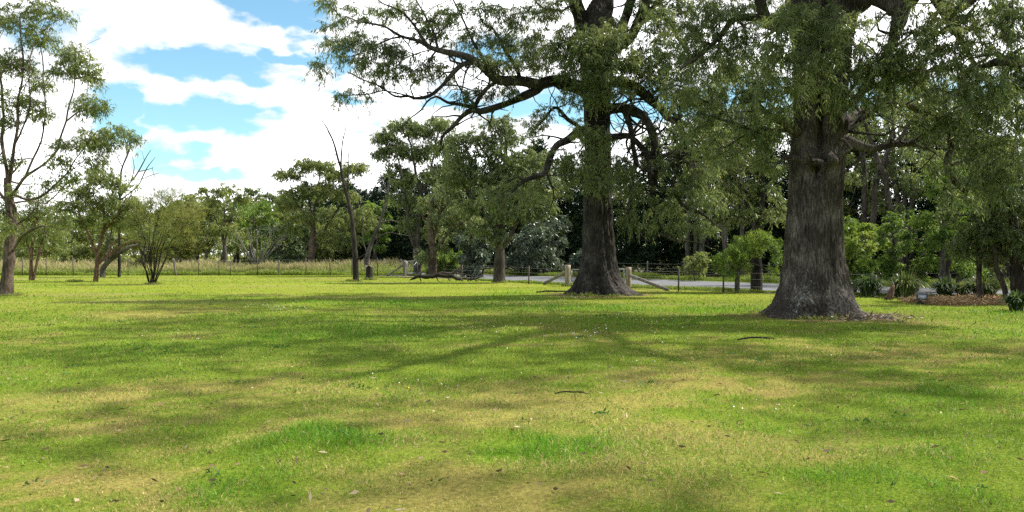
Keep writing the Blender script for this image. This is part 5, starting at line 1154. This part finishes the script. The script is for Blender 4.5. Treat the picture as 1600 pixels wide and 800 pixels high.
# plaque stone
p = G(1441,474); root = thing('plaque_stone', p, 'small dark stone wedge with pale engraved plate, on grass beside the straw bed', 'plaque')
root.rotation_euler = (0,0,-.45)
mb = MB(); w, dp, hf, hb = .17, .12, .11, .31
v = np.array([[-w,-dp,-.03],[w,-dp,-.03],[w,dp,-.03],[-w,dp,-.03],[-w,-dp,hf],[w,-dp,hf],[w,dp*.6,hb],[-w,dp*.6,hb],[w,dp,hb-.02],[-w,dp,hb-.02]])
mb.add(v, [[0,3,2,1],[0,1,5,4],[4,5,6,7],[7,6,8,9],[3,9,8,2]], [[1,2,8],[1,8,5],[5,8,6],[0,4,9],[0,9,3],[4,7,9]])
o = mb.build('plinth', M['stone'], root); md = o.modifiers.new('bevel', 'BEVEL'); md.width = .008; md.segments = 2
sl = math.atan2(hb-hf, dp*1.6); nrm = np.array([0,-math.sin(sl),math.cos(sl)]); up = np.array([0,math.cos(sl),math.sin(sl)]); rt = np.array([1,0,0.]); c0 = np.array([0,-dp*.2,(hf+hb)/2])
def plate_box(mb, u0, u1, v0, v1, n0, n1):
    P8 = [c0+rt*u+up*v_+nrm*n_ for n_ in (n0,n1) for u, v_ in ((u0,v0),(u1,v0),(u1,v1),(u0,v1))]
    mb.add(np.array(P8), [[0,3,2,1],[4,5,6,7],[0,1,5,4],[1,2,6,5],[2,3,7,6],[3,0,4,7]])
mb = MB(); plate_box(mb, -.12,.12,-.075,.085,.002,.010); mb.build('plate', M['plate'], root)
bpy.context.view_layer.update()

# ------------------------------------------------------------------ sky, sun, camera
AZ, EL = math.radians(74), math.radians(51)
w = bpy.data.worlds.new('World'); scene.world = w; w.use_nodes = True
nt = w.node_tree; N, L = nt.nodes, nt.links; N.clear()
out = N.new('ShaderNodeOutputWorld'); bg = N.new('ShaderNodeBackground'); L.new(bg.outputs[0], out.inputs[0])
sky = N.new('ShaderNodeTexSky'); sky.sky_type = 'NISHITA'; sky.sun_disc = False; sky.sun_elevation = EL; sky.sun_rotation = AZ; sky.air_density = 1.0; sky.dust_density = .4; sky.ozone_density = 1.5
tc = N.new('ShaderNodeTexCoord')
def math_(op, a, b_=None, c=None):
    m = N.new('ShaderNodeMath'); m.operation = op
    for k, v in enumerate((a, b_, c)):
        if v is None: continue
        if isinstance(v, (int, float)): m.inputs[k].default_value = v
        else: L.new(v, m.inputs[k])
    return m.outputs[0]
sp = N.new('ShaderNodeSeparateXYZ'); L.new(tc.outputs['Generated'], sp.inputs[0])
az = math_('ARCTAN2', sp.outputs[0], sp.outputs[1]); el = math_('ARCSINE', sp.outputs[2])
cb = N.new('ShaderNodeCombineXYZ'); L.new(az, cb.inputs[0]); L.new(el, cb.inputs[1])
mp = N.new('ShaderNodeMapping'); mp.inputs['Scale'].default_value = (13, 27, 1); L.new(cb.outputs[0], mp.inputs[0])
nz = N.new('ShaderNodeTexNoise'); nz.inputs['Scale'].default_value = 1.0; nz.inputs['Detail'].default_value = 9; nz.inputs['Roughness'].default_value = .62; L.new(mp.outputs[0], nz.inputs['Vector'])
nw = N.new('ShaderNodeTexNoise'); nw.inputs['Scale'].default_value = 1.6; nw.inputs['Detail'].default_value = 5; L.new(mp.outputs[0], nw.inputs['Vector'])
wv = N.new('ShaderNodeVectorMath'); wv.operation = 'SUBTRACT'; L.new(nw.outputs['Color'], wv.inputs[0]); wv.inputs[1].default_value = (.5,.5,.5)
ws = N.new('ShaderNodeVectorMath'); ws.operation = 'MULTIPLY'; L.new(wv.outputs[0], ws.inputs[0]); ws.inputs[1].default_value = (.11,.045,0)
wp = N.new('ShaderNodeVectorMath'); wp.operation = 'ADD'; L.new(cb.outputs[0], wp.inputs[0]); L.new(ws.outputs[0], wp.inputs[1])
HOLES = [(432,18,72,22,1),(475,60,30,16,.5),(330,105,120,20,1),(450,92,60,12,.8),(270,90,50,14,.8),(190,175,42,42,1),(330,180,95,20,1),(400,175,40,14,.8),(255,245,46,26,1),(320,270,70,8,.8),(225,262,40,14,.6),(60,60,60,40,.5),(520,95,24,22,.7),(545,150,40,6,.6),(1000,165,260,26,.8),(760,80,60,20,.6),(700,160,60,8,.6),(150,60,20,30,.4),(1400,150,200,26,.6),(575,200,20,30,.3)]
tot = None
for px, py, sx_, sy_, a in HOLES:
    a0 = math.atan2(px-CX, F); e0 = math.atan2(HY-py, math.hypot(F, px-CX)); k_ = math.cos(a0)
    v = N.new('ShaderNodeVectorMath'); v.operation = 'SUBTRACT'; L.new(wp.outputs[0], v.inputs[0]); v.inputs[1].default_value = (a0, e0, 0)
    v2 = N.new('ShaderNodeVectorMath'); v2.operation = 'MULTIPLY'; L.new(v.outputs[0], v2.inputs[0]); v2.inputs[1].default_value = (F/sx_/k_**2, F/sy_/k_, 0)
    dt = N.new('ShaderNodeVectorMath'); dt.operation = 'DOT_PRODUCT'; L.new(v2.outputs[0], dt.inputs[0]); L.new(v2.outputs[0], dt.inputs[1])
    g = math_('MULTIPLY', math_('EXPONENT', math_('MULTIPLY', dt.outputs['Value'], -.7)), a)
    tot = g if tot is None else math_('MAXIMUM', tot, g)
away = math_('MULTIPLY', math_('SUBTRACT', 1, math_('MULTIPLY', math_('GREATER_THAN', sp.outputs[1], .6), math_('LESS_THAN', el, .35))), .30)
hole = math_('ADD', math_('ADD', tot, away), math_('MULTIPLY', math_('SUBTRACT', nz.outputs[0], .5), 1.5))
mr = N.new('ShaderNodeMapRange'); mr.interpolation_type = 'SMOOTHSTEP'; mr.inputs[1].default_value = .14; mr.inputs[2].default_value = .56; L.new(hole, mr.inputs[0])
cr = ramp(N, [(.30, (.68,.70,.74)), (.48, (.90,.91,.92)), (.70, (1.06,1.05,1.03))]); L.new(nz.outputs[0], cr.inputs[0])
thin = N.new('ShaderNodeMapRange'); thin.interpolation_type = 'SMOOTHSTEP'; thin.inputs[1].default_value = -.25; thin.inputs[2].default_value = .30; thin.inputs[3].default_value = 1.35/.10; thin.inputs[4].default_value = .46/.10; L.new(hole, thin.inputs[0])
cm = N.new('ShaderNodeVectorMath'); cm.operation = 'SCALE'; L.new(cr.outputs[0], cm.inputs[0])
sk_ = N.new('ShaderNodeMix'); sk_.data_type = 'RGBA'; sk_.blend_type = 'MULTIPLY'; sk_.inputs[0].default_value = 1; L.new(sky.outputs[0], sk_.inputs[6]); sk_.inputs[7].default_value = (.57,.74,.70,1)
mx = N.new('ShaderNodeMix'); mx.data_type = 'RGBA'; L.new(mr.outputs[0], mx.inputs[0]); L.new(cm.outputs[0], mx.inputs[6]); L.new(sk_.outputs[2], mx.inputs[7])
SKY = .10
L.new(thin.outputs[0], cm.inputs['Scale'])
L.new(mx.outputs[2], bg.inputs[0]); bg.inputs[1].default_value = SKY

sun = bpy.data.lights.new('sun', 'SUN'); sun.energy = 2.7; sun.angle = math.radians(1.0); sun.color = (1, .95, .86)
so = bpy.data.objects.new('sun', sun); COL.objects.link(so)
sv = Vector((math.sin(AZ)*math.cos(EL), math.cos(AZ)*math.cos(EL), math.sin(EL)))
so.rotation_euler = sv.to_track_quat('Z', 'Y').to_euler(); so.location = (20, 10, 30)

cam = bpy.data.cameras.new('camera'); co = bpy.data.objects.new('camera', cam); COL.objects.link(co)
cam.sensor_width = 36; cam.lens = 36*F/1600; cam.clip_end = 2000; cam.clip_start = .05
co.location = (0, 0, EYE); co.rotation_euler = (math.radians(90)-math.atan((400-HY)/F), 0, 0)
scene.camera = co
vs = scene.view_settings; vs.view_transform = 'Standard'; vs.look = 'None'; vs.gamma = 1; vs.exposure = 1.52; vs.use_curve_mapping = False
cy = scene.cycles
cy.max_bounces = 9; cy.diffuse_bounces = 6; cy.glossy_bounces = 2; cy.transmission_bounces = 4; cy.transparent_max_bounces = 4
cy.use_denoising = False; cy.sample_clamp_indirect = 4; cy.caustics_reflective = False; cy.caustics_refractive = False
scene.render.film_transparent = False
